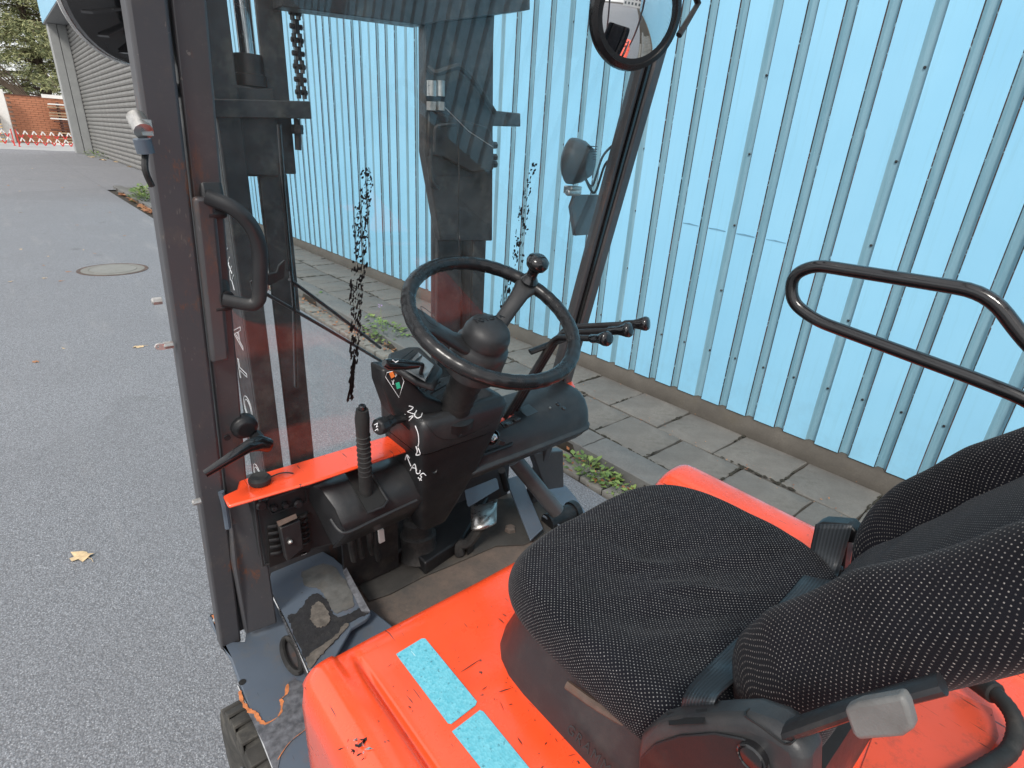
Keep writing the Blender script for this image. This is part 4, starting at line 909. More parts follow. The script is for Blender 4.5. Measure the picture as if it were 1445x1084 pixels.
# parking brake lever
pb = MB(); pth = [ay(519, 722, .97), ay(516, 680, .95), ay(513, 630, .93), ay(511, 590, .915), ay(511, 578, .912)]
pb.tube(pth, [.0145, .0145, .0125, .0145, .012], 16)
brk = P(pb, 'parking_brake_lever', 'rubber')
P(MB().lathe([(.0075, 0), (.0075, .008), (.006, .01)], pth[-1], (0, -.1, 1), 14), 'release_button', 'gloss', brk)
for i in range(9):
    q = .15 + i * .075; c = pth[1].lerp(pth[3], q); P(MB().lathe([(.0134, -.0012), (.0148, 0), (.0134, .0012)], c, pth[3] - pth[1], 16), 'grip_ring', 'rubber', brk)
# ---- steering column cover
cc = MB()
def cring(z, x0, x1, y0, y1, r=.02): return rrect(x0, x1, y0, y1, z, r, 3)
cc.loft([cring(.835, .598, .675, .965, 1.03), cring(.90, .582, .70, .945, 1.05), cring(1.00, .565, .735, .915, 1.07), cring(1.098, .552, .768, .895, 1.07)], True)
cv = P(cc, 'steering_column_cover', 'plastic', smooth=40)
cap_ = MB(); cap_.loft([cring(1.1005, .5515, .7695, .893, 1.071), cring(1.104, .549, .772, .8905, 1.073), cring(1.165, .546, .786, .881, 1.073, .024), cring(1.178, .549, .783, .885, 1.07, .024), cring(1.186, .556, .776, .893, 1.063, .022), cring(1.186, .572, .76, .908, 1.05, .018), cring(1.180, .578, .754, .914, 1.044, .016)], True)
cap = P(cap_, 'column_cap', 'plastic_grey', cv, smooth=45)
# raised display pod on the left half
dp = MB(); A1 = [ay(555, 585, .945), ay(541, 545, .95), ay(539, 521, .955), ay(565, 520, .945), ay(603, 560, .925), ay(640, 575, .905), ay(640, 610, .905), ay(590, 620, .92)]
dp.prism(A1, (0, .055, .0)); pod = P(dp, 'display_pod', 'plastic', cv, bevel=.006)
P(MB().prism([azz(545, 512, 1.30), azz(548, 498, 1.30), azz(575, 489, 1.30), azz(592, 488, 1.30), azz(625, 520, 1.275), azz(612, 545, 1.27), azz(585, 535, 1.285), azz(565, 522, 1.295)], (0, 0, -.016)), 'display_hood', 'plastic_grey', cv, bevel=.006)
P(MB().prism([azz(572, 520, 1.303), azz(590, 497, 1.303), azz(612, 515, 1.30), azz(600, 536, 1.29)], (0, 0, -.004)), 'display_window', 'screen', cv)
for i in range(3): P(MB().tube([azz(565 + 6 * i, 508 + i * 4, 1.303), azz(583 + 6 * i, 494 + 4 * i, 1.303)], .0014, 5), 'display_rib', 'plastic', cv)
for i in range(3): P(MB().tube([azz(592 + 8 * i, 548 + i * 3.4, 1.262 - .012 * i), azz(613 + 8 * i, 534 + 4.5 * i, 1.262 - .012 * i)], .0022, 5), 'cover_step', 'plastic_grey', cv)
# direction symbols panel (outlined label with orange and green blocks)
from mathutils.bvhtree import BVHTree
def bvh_of(objs):
    vs = []; fs = []
    for o_ in objs:
        k = len(vs); vs += [v.co.copy() for v in o_.data.vertices]; fs += [[i + k for i in p.vertices] for p in o_.data.polygons]
    return BVHTree.FromPolygons(vs, fs)
def onto(tree, px, py, off=.001):
    d_ = _ray(px, py).normalized(); h_ = tree.ray_cast(CAM, d_)
    return (h_[0] - d_ * off) if h_[0] is not None else None
def decal_lines(tree, strokes, name, mat, parent, r_=.0012, off=.001):
    mb = MB()
    for s_ in strokes:
        S_ = smooth_path([Vector((x, y, 0)) for x, y in s_], 4) if len(s_) > 2 else [Vector((s_[0][0], s_[0][1], 0)), Vector((s_[1][0], s_[1][1], 0))]
        pts_ = [q for q in (onto(tree, p.x, p.y, off) for p in S_) if q is not None]
        if len(pts_) > 1: mb.tube(pts_, r_, 5)
    return P(mb, name, mat, parent, smooth=60)
# handwriting in white marker
ctree = bvh_of([cv, pod, cap])
LQ = lambda x, y: (onto(ctree, x, y, .0008) or ay(x, y, .9435))
P(MB().tube([LQ(*p) for p in ((546, 526), (563, 522), (570, 538), (563, 561), (544, 532))], .0007, 4, closed=True), 'label_outline', 'white', cv)
P(MB().prism([LQ(549, 527), LQ(554, 524), LQ(557, 531), LQ(552, 534)], (0, -.0012, 0)), 'orange_symbol', 'label_orange', cv)
P(MB().prism([LQ(558, 541), LQ(563, 539), LQ(565, 547), LQ(560, 549)], (0, -.0012, 0)), 'green_symbol', 'label_green', cv)
sy = MB()
for a_, b_ in (((556, 525), (560, 530)), ((560, 526), (558, 532)), ((553, 537), (556, 543)), ((556, 536), (554, 543)), ((561, 542), (563, 546))): sy.tube([LQ(*a_), LQ(*b_)], .0006, 4)
P(sy, 'symbol_lines', 'white', cv)
decal_lines(ctree, [[(577, 573), (583, 575), (579, 579), (575, 581), (580, 583), (586, 585)], [(571, 584), (575, 589), (583, 587), (577, 594)], [(588, 579), (585, 586), (589, 590), (594, 588), (596, 583)]], 'handwriting', 'white', cv)
decal_lines(ctree, [[(586, 601), (590, 612), (591, 624), (590, 630)], [(587, 630), (589, 637), (587, 642), (593, 641), (590, 632)]], 'handwriting', 'white', cv)
decal_lines(ctree, [[(580, 658), (577, 651), (574, 643)], [(572, 649), (574, 642), (578, 647)], [(579, 664), (585, 655), (588, 664)], [(581, 660), (587, 661)], [(587, 662), (588, 668), (592, 668), (593, 664)], [(592, 678), (595, 673), (593, 671), (597, 668), (601, 671)], [(590, 674), (595, 678)]], 'handwriting', 'white', cv)
# cover seam and screw wells
for x, y in ((613, 664), (648, 612)): P(MB().lathe([(.007, -.002), (.007, .001), (.005, -.001)], onto(ctree, x, y, 0), (0, -1, .1), 12), 'screw_well', 'plastic_grey', cv)
decal_lines(ctree, [[(596, 592), (606, 604), (614, 614), (626, 620), (645, 619), (670, 610), (690, 600)]], 'cover_seam', 'smear', cv, .0009, .0002)
# column boot ribs under the wheel
wc = Vector((.652, .79, 1.42)); wnn = Vector((0, -.4603, .8878)); wv = Vector((0, .8878, .4603)); wu = Vector((1, 0, 0))
bt = MB(); pr = []
for i in range(15): pr += [(.036 if i % 2 else .032, -.30 + i * .0125)]
bt.lathe(pr, wc, wnn, 24); P(bt, 'column_bellows', 'rubber', smooth=60)
P(MB().lathe([(.055, -.295), (.05, -.275), (.036, -.27)], wc, wnn, 24), 'bellows_base', 'plastic')
# turn signal / direction lever on the left
dl = MB(); dl.tube([ay(542, 512, .86), ay(548, 514, .86), ay(570, 515, .862), ay(590, 515, .865)], [.007, .0105, .0105, .007], 14)
dle = P(dl, 'direction_lever', 'gloss', smooth=60)
P(MB().tube(fillet([ay(588, 514, .865), ay(597, 514, .866), ay(593, 530, .89), ay(588, 543, .93)], .008, 4), .0042, 8), 'lever_rod', 'blacksteel', dle)
P(MB().tube([ay(554, 508, .845), ay(558, 511, .845), ay(562, 509, .845), ay(558, 512, .845)], .0009, 4), 'lever_symbol', 'white', dle)
# tilt knob with marks
kb = MB(); ka = ay(532, 604, .88); kbp = ay(560, 590, .90); kb.lathe([(.014, 0), (.0175, .004), (.0175, .022), (.013, .028), (.013, .045)], ka, kbp - ka, 8)
kn = P(kb, 'tilt_knob', 'plastic', bevel=.002, smooth=30)
P(MB().cyl(ay(552, 594, .90), ay(568, 590, .94), .010, 14), 'knob_shaft', 'plastic', kn)
mk = MB()
kf = (ka - kbp).normalized()
for (x1, y1, x2, y2) in ((528, 600, 533, 597), (533, 597, 531, 603), (531, 603, 536, 600), (529, 608, 533, 605), (533, 605, 534, 610)): mk.tube([ay(x1, y1, .878), ay(x2, y2, .878)], .0008, 4)
P(mk, 'knob_marks', 'white', kn)
# ---- steering wheel
rim = MB(); Rr = .1655
def rp(a, r_=Rr, h=0): return wc + (wu * math.cos(a) + wv * math.sin(a)) * r_ + wnn * h
pts = []; rad = []
for i in range(320):
    a = 2 * math.pi * i / 320; pts.append(rp(a)); rad.append(.0138 + .0003 * math.cos(a * 40))
rim.tube(pts, rad, 14, closed=True, up=wnn)
sw = P(rim, 'steering_wheel', 'rim_black', smooth=60, label='black steering wheel with ribbed grip and spinner knob')
HUBH = -.045
hub = MB().lathe([(.04, -.12), (.060, -.112), (.0575, -.085), (.0565, -.06), (.0555, -.050), (.051, -.042), (.0455, -.036), (.0455, -.031), (.048, -.029), (.0475, -.017), (.043, -.005), (.034, .004), (.019, .009), (.005, .010)], wc + wnn * HUBH * .55, wnn, 40)
hb = P(hub, 'horn_hub', 'rubber', sw, smooth=50); hb.data.materials[0] = M['plastic_grey']
def spoke(a, w0, w1, name, mat='plastic'):
    mb = MB(); rings = []
    t_ = wu * -math.sin(a) + wv * math.cos(a)
    for q, (rr, h, w, th) in enumerate(((.03, -.075, w0 * 1.15, .012), (.06, -.062, w0, .011), (.10, -.035, (w0 + w1) / 2 * .92, .010), (.135, -.010, w1 * 1.0, .0100), (.155, -.002, w1 * 1.35, .0105), (.166, -.0, w1 * 1.7, .008))):
        c = rp(a, rr, h); nn = wnn
        ring = []
        for k in range(12): an = 2 * math.pi * k / 12; ring.append(c + t_ * (math.copysign(abs(math.cos(an)) ** .6, math.cos(an)) * w) + nn * (math.copysign(abs(math.sin(an)) ** .8, math.sin(an)) * th))
        rings.append(ring)
    mb.loft(rings, True); return P(mb, name, mat, sw, smooth=60)
s1 = spoke(R(170), .025, .027, 'spoke', 'plastic_grey'); s2 = spoke(R(28), .017, .019, 'spoke', 'plastic_grey')
P(MB().tube(fillet([rp(R(176), .150, .0125), rp(R(160), .150, .0125), rp(R(162), .120, -.004), rp(R(178), .122, -.006)], .012, 4, True), .0007, 4, closed=True), 'pad_outline', 'plastic_grey', sw)
kbs = rp(R(28), .160, .012)
knb = P(MB().lathe([(.02, 0), (.016, .006), (.012, .012), (.011, .022), (.015, .030), (.021, .035), (.024, .044), (.0225, .053), (.015, .059), (.006, .061)], kbs, wnn, 28), 'spinner_knob', 'gloss', sw, smooth=60)
put = put_text('hub_lettering', 'TOYOTA', .017, 'plastic', sw, wc + wnn * -.0150 + wv * .013 + wu * .002, wu, wv + wnn * -.22, spacing=1.05)
# ---- hydraulic levers
for i, (kx, ky, yy) in enumerate(((906, 457, .72), (882, 466, .72), (852, 478, .72))):
    kp = ay(kx, ky, yy); el = (ay(797, 462, .90), ay(790, 470, .90), ay(782, 476, .90))[i]; ft = (ay(722, 588, .985), ay(713, 596, .98), ay(704, 604, .975))[i]
    L_ = MB(); L_.tube(fillet([kp.lerp(el, .1), el, ft], .03, 5), .0062, 8, flat=1.2)
    le = P(L_, 'hydraulic_lever', 'blacksteel', smooth=60)
    dr = (kp - el).normalized()
    P(MB().lathe([(.008, -.045), (.0105, -.04), (.010, -.02), (.013, -.006), (.016, .004), (.0165, .010), (.014, .015), (.006, .017)], kp, dr, 20), 'lever_knob', 'gloss', le, smooth=60)
P(MB().tube([ay(748, 497, .93), ay(797, 478, .90)], .011, 8, flat=.6), 'lever_link', 'plastic')
# ---- right dash box
rb = MB(); rings = []
for x, s_ in ((.70, .92), (.715, 1.0), (.9, 1.02), (1.10, 1.02), (1.13, .98), (1.145, .86), (1.15, .7)):
    c = Vector((x, 1.0, 1.02)); pr_ = [(.05, .072), (.01, .070), (-.025, .063), (-.050, .045), (-.066, .018), (-.073, -.010), (-.075, -.028), (-.083, -.034), (-.083, -.040), (-.070, -.044), (-.060, -.066), (-.03, -.078), (.05, -.07)]
    rings.append([Vector((x, c.y + a * s_ + .0, c.z + b * s_)) for a, b in pr_])
rb.loft(rings, True); rbx = P(rb, 'control_cover', 'plastic_grey', bevel=.004, smooth=50)
for (x, y) in ((787, 571), (795, 577)): P(MB().lathe([(.0065, 0), (.0065, .003), (.004, .005)], azz(x, y, 1.083), (0, -.3, 1), 12), 'cover_bolt', 'gloss', rbx)
P(MB().lathe([(.003, 0), (.003, .003)], azz(776, 576, 1.084), (0, -.3, 1), 8), 'small_screw', 'zinc', rbx)
P(MB().prism([azz(706, 596, 1.0935), azz(728, 586, 1.0935), azz(735, 593, 1.091), azz(712, 603, 1.091)], (0, 0, -.004)), 'lever_slot', 'smear', rbx)
for (x, y) in ((718, 598), (729, 592)): P(MB().box(azz(x, y, 1.094), (.022, .012, .006), Matrix.Rotation(.2, 3, 'Z')), 'slot_guide', 'plastic_grey', rbx, bevel=.002)
P(MB().prism([azz(731, 577, 1.094), azz(746, 570, 1.094), azz(760, 581, 1.092), azz(744, 588, 1.092)], (0, 0, -.002)), 'cover_plate', 'plastic_grey', rbx)
ig = ay(695, 618, .912)
igo = P(MB().lathe([(.021, 0), (.02, .012), (.017, .014), (.014, .008), (.013, .004)], ig + Vector((0, .01, 0)), (-.1, -.9, .25), 24), 'ignition_lock', 'gloss')
P(MB().lathe([(.0105, 0), (.0105, .008), (.006, .0085), (.006, .006)], ig + Vector((0, .002, 0)), (-.1, -.9, .25), 20), 'lock_barrel', 'chrome', igo)
P(MB().box(ig + Vector((.012, -.02, -.008)), (.02, .006, .012), Matrix.Rotation(.5, 3, 'Y')), 'key', 'blacksteel', igo, bevel=.001)
P(MB().lathe([(.09 * .3, 0), (.024, .012), (.006, .014)], ig + Vector((.0, .015, 0)) + Vector((-.035, .01, -.012)), (-.1, -.9, .25), 20), 'lock_surround', 'plastic', igo)
P(MB().tube([ay(660, 650, .92), ay(720, 628, .925), ay(724, 622, .94)], .0045, 8), 'lock_bracket', 'plastic', igo)
# ---- below the dash: dark recess, pipes, boot, floor
P(MB().bb(.28, 1.12, 1.24, 1.26, .4, .90), 'bulkhead', 'frame')
P(MB().prism([(.46, 1.13, .86), (.62, 1.13, .86), (.62, 1.13, .60), (.46, 1.13, .60)], (0, .01, 0)), 'bulkhead_panel', 'blacksteel')
P(MB().lathe([(.062, 0), (.058, .01), (.05, .04), (.052, .07), (.042, .075), (.040, .11), (.028, .12), (.026, .20), (.02, .22)], azz(592, 782, .60) + Vector((0, .0, 0)), (.02, .12, 1), 24), 'column_boot', 'rubber', smooth=40)
P(MB().cyl(azz(592, 782, .60) + Vector((.01, .02, .18)), (.64, 1.0, .88), .026, 18), 'steering_shaft', 'rubber')
for i, (x, y) in enumerate(((494, 772), (505, 768), (520, 762), (528, 772))):
    P(MB().tube(smooth_path([ay(x, y - 26, 1.08), ay(x + 2, y, 1.07), ay(x + 6, y + 18, 1.09)], 4), .009 - .002 * (i % 2), 8), 'under_dash_hose', 'rubber')
P(MB().prism([ay(534, 748, 1.05), ay(542, 747, 1.05), ay(544, 764, 1.05), ay(536, 768, 1.05)], (0, .008, 0)), 'white_connector', 'white_paint', bevel=.002)
# floor plate and mats
FZ = .585
fl = MB(); fl.bb(.44, 1.14, .50, 1.24, FZ - .02, FZ)
P(fl, 'floor_plate', 'floor')
kick = MB(); kp_ = [azz(540, 800, FZ + .004), azz(570, 850, FZ + .004)]
P(MB().prism([azz(x, y, FZ + .006) for x, y in ((495, 810), (560, 770), (600, 745), (650, 720), (690, 705), (770, 700), (792, 745), (740, 768), (700, 770), (665, 785), (630, 800), (600, 812), (550, 838), (520, 848))], (0, 0, -.005)), 'floor_mat', 'plastic', bevel=.001, smooth=30)
bpy.data.objects['floor_mat'].data.materials[0] = simple('dusty rubber mat', (.05, .047, .043), .85, var=.3, scale=8, dirt=(.11, .09, .07), dirt_amt=.8, bmp=.4, bscale=60)
P(MB().prism([azz(x, y, FZ + .05) for x, y in ((545, 792), (575, 770), (600, 795), (652, 760), (690, 700), (620, 690), (540, 740))], (0, 0, -.045)), 'toe_panel', 'plastic', bevel=.006)
P(MB().prism([azz(x, y, FZ + .03) for x, y in ((638, 722), (652, 716), (668, 770), (660, 776))], (0, 0, -.02)), 'pedal_slot', 'smear')
# pedals
bp = MB(); rows_ = []
for i in range(7):
    t = i / 6; rows_.append([azz(664 + 38 * q, 712 - 9 * q + 36 * t + 3 * math.sin(q * 3.14), .70 - .01 * t + .012 * math.sin(t * 3.14) + .01 * math.sin(q * 3.14)) for q in (0, .2, .4, .6, .8, 1.)])
o = P(MB().grid(rows_), 'brake_pedal', 'pedal_steel', smooth=60); o.modifiers.new('solid', 'SOLIDIFY').thickness = .012; o.modifiers.new('bevel', 'BEVEL').width = .003
P(MB().tube(smooth_path([azz(680, 740, .69), azz(662, 765, .63), azz(648, 770, .62), azz(650, 785, .59)], 5), [.016] * 15 + [.012], 8), 'pedal_arm', 'rubber', o)
P(MB().prism([azz(713, 679, .66), azz(734, 672, .66), azz(766, 748, .625), azz(748, 765, .615)], (0, 0, .008)), 'accelerator_pedal', 'bluegrey', bevel=.003)
P(MB().cyl(azz(715, 690, .68), azz(708, 664, .78), .012, 10), 'pedal_linkage', 'blacksteel')
P(MB().prism([ay(658, 694, 1.1), ay(702, 676, 1.1), ay(705, 690, 1.06), ay(662, 716, 1.04)], (0, .01, 0)), 'pedal_bracket', 'bluegrey', bevel=.002)
P(MB().lathe([(.02, 0), (.018, .01), (.012, .014)], azz(720, 748, FZ + .006), (0, 0, 1), 6), 'floor_nut', 'floor')
# ---- right mudguard and tilt tube
P(MB().prism([azz(x, y, .56) for x, y in ((752, 650), (800, 686), (812, 700), (828, 724), (800, 752), (770, 760), (740, 740))], (0, 0, -.02)), 'right_mudguard', 'bluegrey', bevel=.006)
P(MB().prism([ay(752, 640, 1.1), ay(795, 636, 1.1), ay(796, 688, 1.1), ay(770, 692, 1.1)], (0, .03, 0)), 'pillar_foot', 'frame', bevel=.004)
P(MB().cyl(ay(727, 650, 1.08), ay(786, 722, .98), .025, 20), 'tilt_tube', 'frame')
P(MB().cyl(azz(772, 738, .60), azz(808, 722, .60), .03, 20).cyl(azz(806, 723, .60), azz(812, 720, .60), .036, 20), 'mudguard_boss', 'plastic')
P(MB().tube([azz(766, 728, .62), azz(790, 742, .6)], .004, 6), 'stay_rod', 'bluegrey')
# right side hangs over the kerb side: chassis side
P(MB().bb(1.12, 1.18, -.8, 1.1, .1, .57), 'chassis_side', 'frame')
# ---- left mudguard, wheel, step
fz = .60
mg = P(MB().prism([azz(x, y, fz) for x, y in ((292, 870), (300, 866), (312, 905), (345, 905), (352, 860), (384, 850), (420, 830), (470, 830), (520, 900), (470, 960), (440, 1000), (470, 1130), (400, 1130), (386, 1088), (352, 1005), (325, 930))], (0, 0, -.012)), 'left_mudguard', 'bluegrey', bevel=.004)
wear = simple('worn bare steel with scale', (.17, .175, .19), .45, metal=.5, var=.5, scale=60, dirt=(.08, .085, .1), dirt_amt=.8)
P(MB().prism([azz(x, y, fz + .0022) for x, y in ((342, 990), (352, 1002), (362, 1010), (374, 1020), (386, 1016), (396, 1006), (396, 990), (404, 982), (404, 965), (415, 958), (436, 968), (440, 1020), (425, 1035), (412, 1045), (396, 1065), (392, 1084), (385, 1084), (372, 1050), (355, 1015))], (0, 0, -.002)), 'worn_patch', wear, mg)
ru = simple('rust line', (.50, .17, .06), .8, var=.4, scale=90)
for pp, rr in ((((338, 975), (342, 990), (352, 1003), (360, 1006), (366, 1016), (374, 1021), (384, 1017), (395, 1008), (398, 992), (396, 986), (404, 980), (405, 966)), .0035), (((392, 1072), (402, 1056), (412, 1044), (425, 1034), (438, 1024)), .0026), (((310, 905), (306, 885), (300, 868)), .002)):
    S_ = smooth_path([azz(*p, fz + .0026) for p in pp], 5); rr_ = random.Random(3); vv = []; rust_l = MB()
    for i, p in enumerate(S_): w = rr * rr_.uniform(.5, 1.5); vv += [p + Vector((w, w * .3, 0)), p - Vector((w, w * .3, 0))]
    rust_l.add(vv, [(2 * i, 2 * i + 1, 2 * i + 3, 2 * i + 2) for i in range(len(S_) - 1)]); P(rust_l, 'rust_edge', ru, mg)
P(MB().tube([azz(x, y, fz - .001) for x, y in ((336, 968), (352, 1004), (368, 1040), (386, 1086), (396, 1112))], .0022, 6), 'bright_edge', 'chrome', mg)
P(MB().lathe([(.0075, 0), (.0075, .0015), (.004, .0016)], azz(342, 963, fz), (0, 0, 1), 16), 'bolt_hole', 'smear', mg)
P(MB().lathe([(.0045, 0), (.0045, .0015)], azz(299, 869, fz), (0, 0, 1), 12), 'bolt_hole', 'smear', mg)
P(MB().lathe([(.006, 0), (.006, .006)], azz(304, 877, fz), (0, 0, 1), 6), 'mudguard_bolt', 'zinc', mg)
# inner round hatch rim
P(MB().tube([azz(412 + 12 * math.cos(t) + 6 * math.sin(t), 925 + 24 * math.sin(t) + 3 * math.cos(t), fz + .012) for t in [i * 2 * math.pi / 24 for i in range(24)]], .007, 8, closed=True), 'filler_rim', 'rubber', mg)
P(MB().prism([azz(412 + 10 * math.cos(t) + 6 * math.sin(t), 925 + 22 * math.sin(t) + 3 * math.cos(t), fz + .006) for t in [i * 2 * math.pi / 16 for i in range(16)]], (0, 0, -.003)), 'filler_cap', 'frame', mg)
# step box: raised plate with worn dark anti-slip patch
sz = .665
stp = MB(); top = [azz(x, y, sz) for x, y in ((378, 826), (384, 800), (456, 778), (470, 786), (484, 798), (500, 828), (523, 866), (516, 874), (496, 886), (474, 925), (435, 948))]
stp.prism(top, (0, 0, -.012)); step = P(stp, 'step_plate', 'bluegrey', bevel=.003)
P(MB().prism([azz(378, 826, sz - .013), azz(435, 948, sz - .013), azz(436, 968, .6), azz(400, 880, .6)], (.006, 0, 0)), 'step_side', 'frame', step)
P(MB().tube([azz(377, 826, sz), azz(400, 872, sz), azz(420, 915, sz), azz(435, 950, sz)], .0022, 6), 'worn_edge', 'chrome', step)
P(MB().prism([azz(486, 796, sz + .012), azz(500, 822, sz + .012), azz(522, 862, sz + .012), azz(510, 862, sz + .004), azz(492, 826, sz + .004), azz(484, 806, sz + .004)], (0, 0, -.006)), 'step_flange', wear, step)
blackgrit = simple('black anti slip grit', (.014, .014, .016), .75, var=.4, scale=60, bmp=1., bscale=300, dirt=(.06, .055, .05), dirt_amt=.4)
greygrit = simple('worn grey brown patch', (.12, .105, .09), .85, var=.4, scale=50, dirt=(.04, .036, .03), dirt_amt=.7, bmp=.4, bscale=200)
def organic(pts, z, mat, name, parent, th=.002):
    S_ = smooth_path([azz(*p, z) for p in pts] + [azz(*pts[0], z)], 9)[:-1]; S_ = [q + Vector((noise.noise(q * 160), noise.noise(q * 160 + Vector((9, 9, 9))), 0)) * .0045 for q in S_]; return P(MB().prism(S_, (0, 0, -th)), name, mat, parent)
organic([(405, 868), (420, 864), (430, 850), (438, 840), (450, 838), (462, 848), (470, 866), (482, 870), (500, 862), (514, 856), (521, 864), (505, 872), (490, 880), (480, 896), (466, 912), (448, 930), (436, 940), (425, 918), (412, 888)], sz + .0022, blackgrit, 'anti_slip_patch', step)
organic([(440, 856), (450, 848), (460, 858), (466, 876), (456, 884), (448, 884), (438, 872)], sz + .0042, greygrit, 'worn_patch', step)
organic([(432, 930), (445, 916), (470, 900), (486, 880), (492, 882), (478, 898), (455, 922), (438, 942)], sz + .0042, greygrit, 'worn_patch', step)
organic([(425, 808), (455, 796), (478, 806), (500, 850), (482, 862), (470, 862), (452, 832), (430, 826)], sz + .0018, simple('grey scuffs', (.10, .10, .095), .7, var=.3, scale=40, dirt=(.13, .11, .09), dirt_amt=.6), 'scuffed_patch', step)
P(MB().prism([azz(470, 925, .60), azz(500, 885, .60), azz(525, 872, .60), azz(560, 900, .60), azz(540, 960, .6), azz(480, 960, .6)], (0, 0, .03)), 'step_sill', 'bluegrey', bevel=.004)
P(MB().bb(.435, .45, .5, 1.05, FZ - .02, FZ + .035), 'floor_edge', 'plastic', bevel=.003)
# wheel
wh = MB(); tc_ = Vector((.225, .84, .245)); RR = .325
def tyre_prof(): return [(.20, -.085), (.255, -.105), (.30, -.108), (.318, -.098), (.325, -.08), (.325, .08), (.318, .098), (.30, .108), (.255, .105), (.20, .085)]
tyre = P(MB().lathe(tyre_prof(), tc_, (-1, 0, 0), 64), 'front_wheel', 'tyre', smooth=40)
for i in range(34):
    a = 2 * math.pi * i / 34
    for s_ in (-1, 1):
        rad_ = Vector((0, math.cos(a + .06 * s_), math.sin(a + .06 * s_))); tan = Vector((0, -math.sin(a), math.cos(a)))
        mb = MB(); c = tc_ + rad_ * (RR + .006) + Vector((-.055 * s_, 0, 0))
        rm = Matrix((Vector((1, 0, 0)), tan, rad_)).transposed()
        mb.box(c - rad_ * .004, (.10, .044, .008), rm)
        mb.box(tc_ + rad_ * (RR - .022) + Vector((-.104 * s_, 0, 0)), (.004, .044, .045), rm)
        if a < 3.3 or a > 6: P(mb, 'tread_block', 'tyre', tyre, bevel=.006)
P(MB().lathe([(.02, 0), (.06, .01), (.16, -.02), (.2, .02)], tc_ + Vector((-.08, 0, 0)), (-1, 0, 0), 32), 'rim', 'frame', tyre)
tyre2 = dup(tyre, fk); tyre2.matrix_parent_inverse = tyre.matrix_parent_inverse.copy(); tyre2.location = (.87, 0, 0)

# ---- hood
hp_ = [(.168, .60), (.166, .90), (.168, .955), (.176, .982), (.192, .998), (.210, 1.002), (.230, 1.001), (.241, .998), (.2475, .987), (.2515, .982), (.256, .984), (.262, .989), (.285, .990), (.5, .990), (.8, .990), (1.03, .990), (1.05, .994), (1.075, 1.008), (1.10, 1.015), (1.14, 1.014), (1.165, 1.004), (1.182, .985), (1.19, .955), (1.192, .60)]
_a = [Vector((x, 0, z)) for x, z in hp_[:13]]; _s = smooth_path(_a, 4); _b = [Vector((x, 0, z)) for x, z in hp_[16:]]; _t = smooth_path(_b, 4)
hp_ = [(p.x, p.z) for p in _s] + hp_[13:16] + [(p.x, p.z) for p in _t]
ys = [(.628, .030, .006), (.626, .014, .003), (.618, .004, .001), (.605, 0, 0), (.59, 0, 0), (.575, 0, 0), (.56, 0, 0), (.545, 0, 0), (.5, 0, 0), (.35, 0, 0), (.2, 0, 0), (0, 0, 0), (-.3, 0, 0), (-.62, 0, 0), (-.64, .01, 0), (-.65, .03, .006)]
rows = []
rows.append([Vector((max(.19, min(1.17, x)), .626, min(z, .60))) for x, z in hp_])
for y, dz, ix in ys:
    row = []
    for x, z in hp_:
        # rounded front left corner in plan
        cc_ = 0
        xx = x
        if y > .57 and x < .24: xx = max(x, .166 + (.03 - math.sqrt(max(0, .03 ** 2 - max(0, y - .598) ** 2))) )
        z2 = z - dz if z > .7 else z
        if .225 < x < .30 and y > .55: k_ = min(1, (y - .55) / .05); z2 += (.996 - z) * k_
        row.append(Vector((xx + (ix if x < .3 else -ix if x > 1. else 0), y, z2)))
    rows.append(row)
hood = P(MB().grid(rows), 'hood', 'orange', smooth=70, label='scratched bright orange hood around the seat')
P(MB().bb(.176, .20, -.6, .597, .3, .925), 'side_panel', 'orange_dirty', bevel=.004)
P(MB().bb(.2, 1.15, -.6, .6, .3, .9), 'battery_box', 'frame')
P(MB().tube([(.1705, .598, .927), (.1705, .3, .927), (.1705, -.5, .927)], .0025, 6), 'panel_gap', 'smear', hood)
# speckled blue tape strips
def hz(px, py, k=.0): return azz(px, py, .9905 + k)
for pts_ in (((559, 923), (595, 901), (600, 901), (673, 990), (671, 995), (637, 1021), (632, 1020)), ((638, 1032), (677, 1002), (682, 1004), (770, 1112), (720, 1135))):
    P(MB().prism([hz(*p, .002) for p in pts_], (0, 0, -.0016)), 'tape_strip', 'strip', hood)
# paint damage on the hood roll
chipm = M['smear']; rr_ = random.Random(12); chp = MB(); chw = MB()
for i in range(26):
    x, y = rr_.gauss(505, 10), rr_.gauss(1052, 14); p = azz(x, y, 1.0025); a = rr_.uniform(0, 6); s_ = rr_.uniform(.0015, .006)
    u = Vector((math.cos(a), math.sin(a), 0)) * s_; w = Vector((-math.sin(a), math.cos(a), 0)) * s_ * rr_.uniform(.15, .45)
    (chp if i % 3 else chw).add([p - u, p - w, p + u * .6, p + w], [(0, 1, 2, 3)])
P(chp, 'paint_chips', 'smear', hood, smooth=0)['kind'] = 'stuff'; P(chw, 'bare_metal_chips', 'chrome', hood, smooth=0)['kind'] = 'stuff'
scr = MB()
for a_, b_, w in (((575, 884), (628, 852), 1.2), ((585, 876), (606, 866), 1.6), ((648, 950), (680, 929), .7), ((702, 977), (722, 971), .8), ((680, 974), (688, 968), .6), ((703, 872), (712, 880), .8), ((709, 866), (715, 870), .8), ((730, 1040), (738, 1052), .7), ((590, 890), (606, 920), .3)):
    p, q = hz(*a_, .0012), hz(*b_, .0012); n_ = (q - p).cross(Vector((0, 0, 1))).normalized() * w * .0011
    scr.add([p, p.lerp(q, .3) + n_, p.lerp(q, .7) + n_ * .7, q, p.lerp(q, .6) - n_, p.lerp(q, .25) - n_ * .6], [(0, 1, 2, 3, 4, 5)])
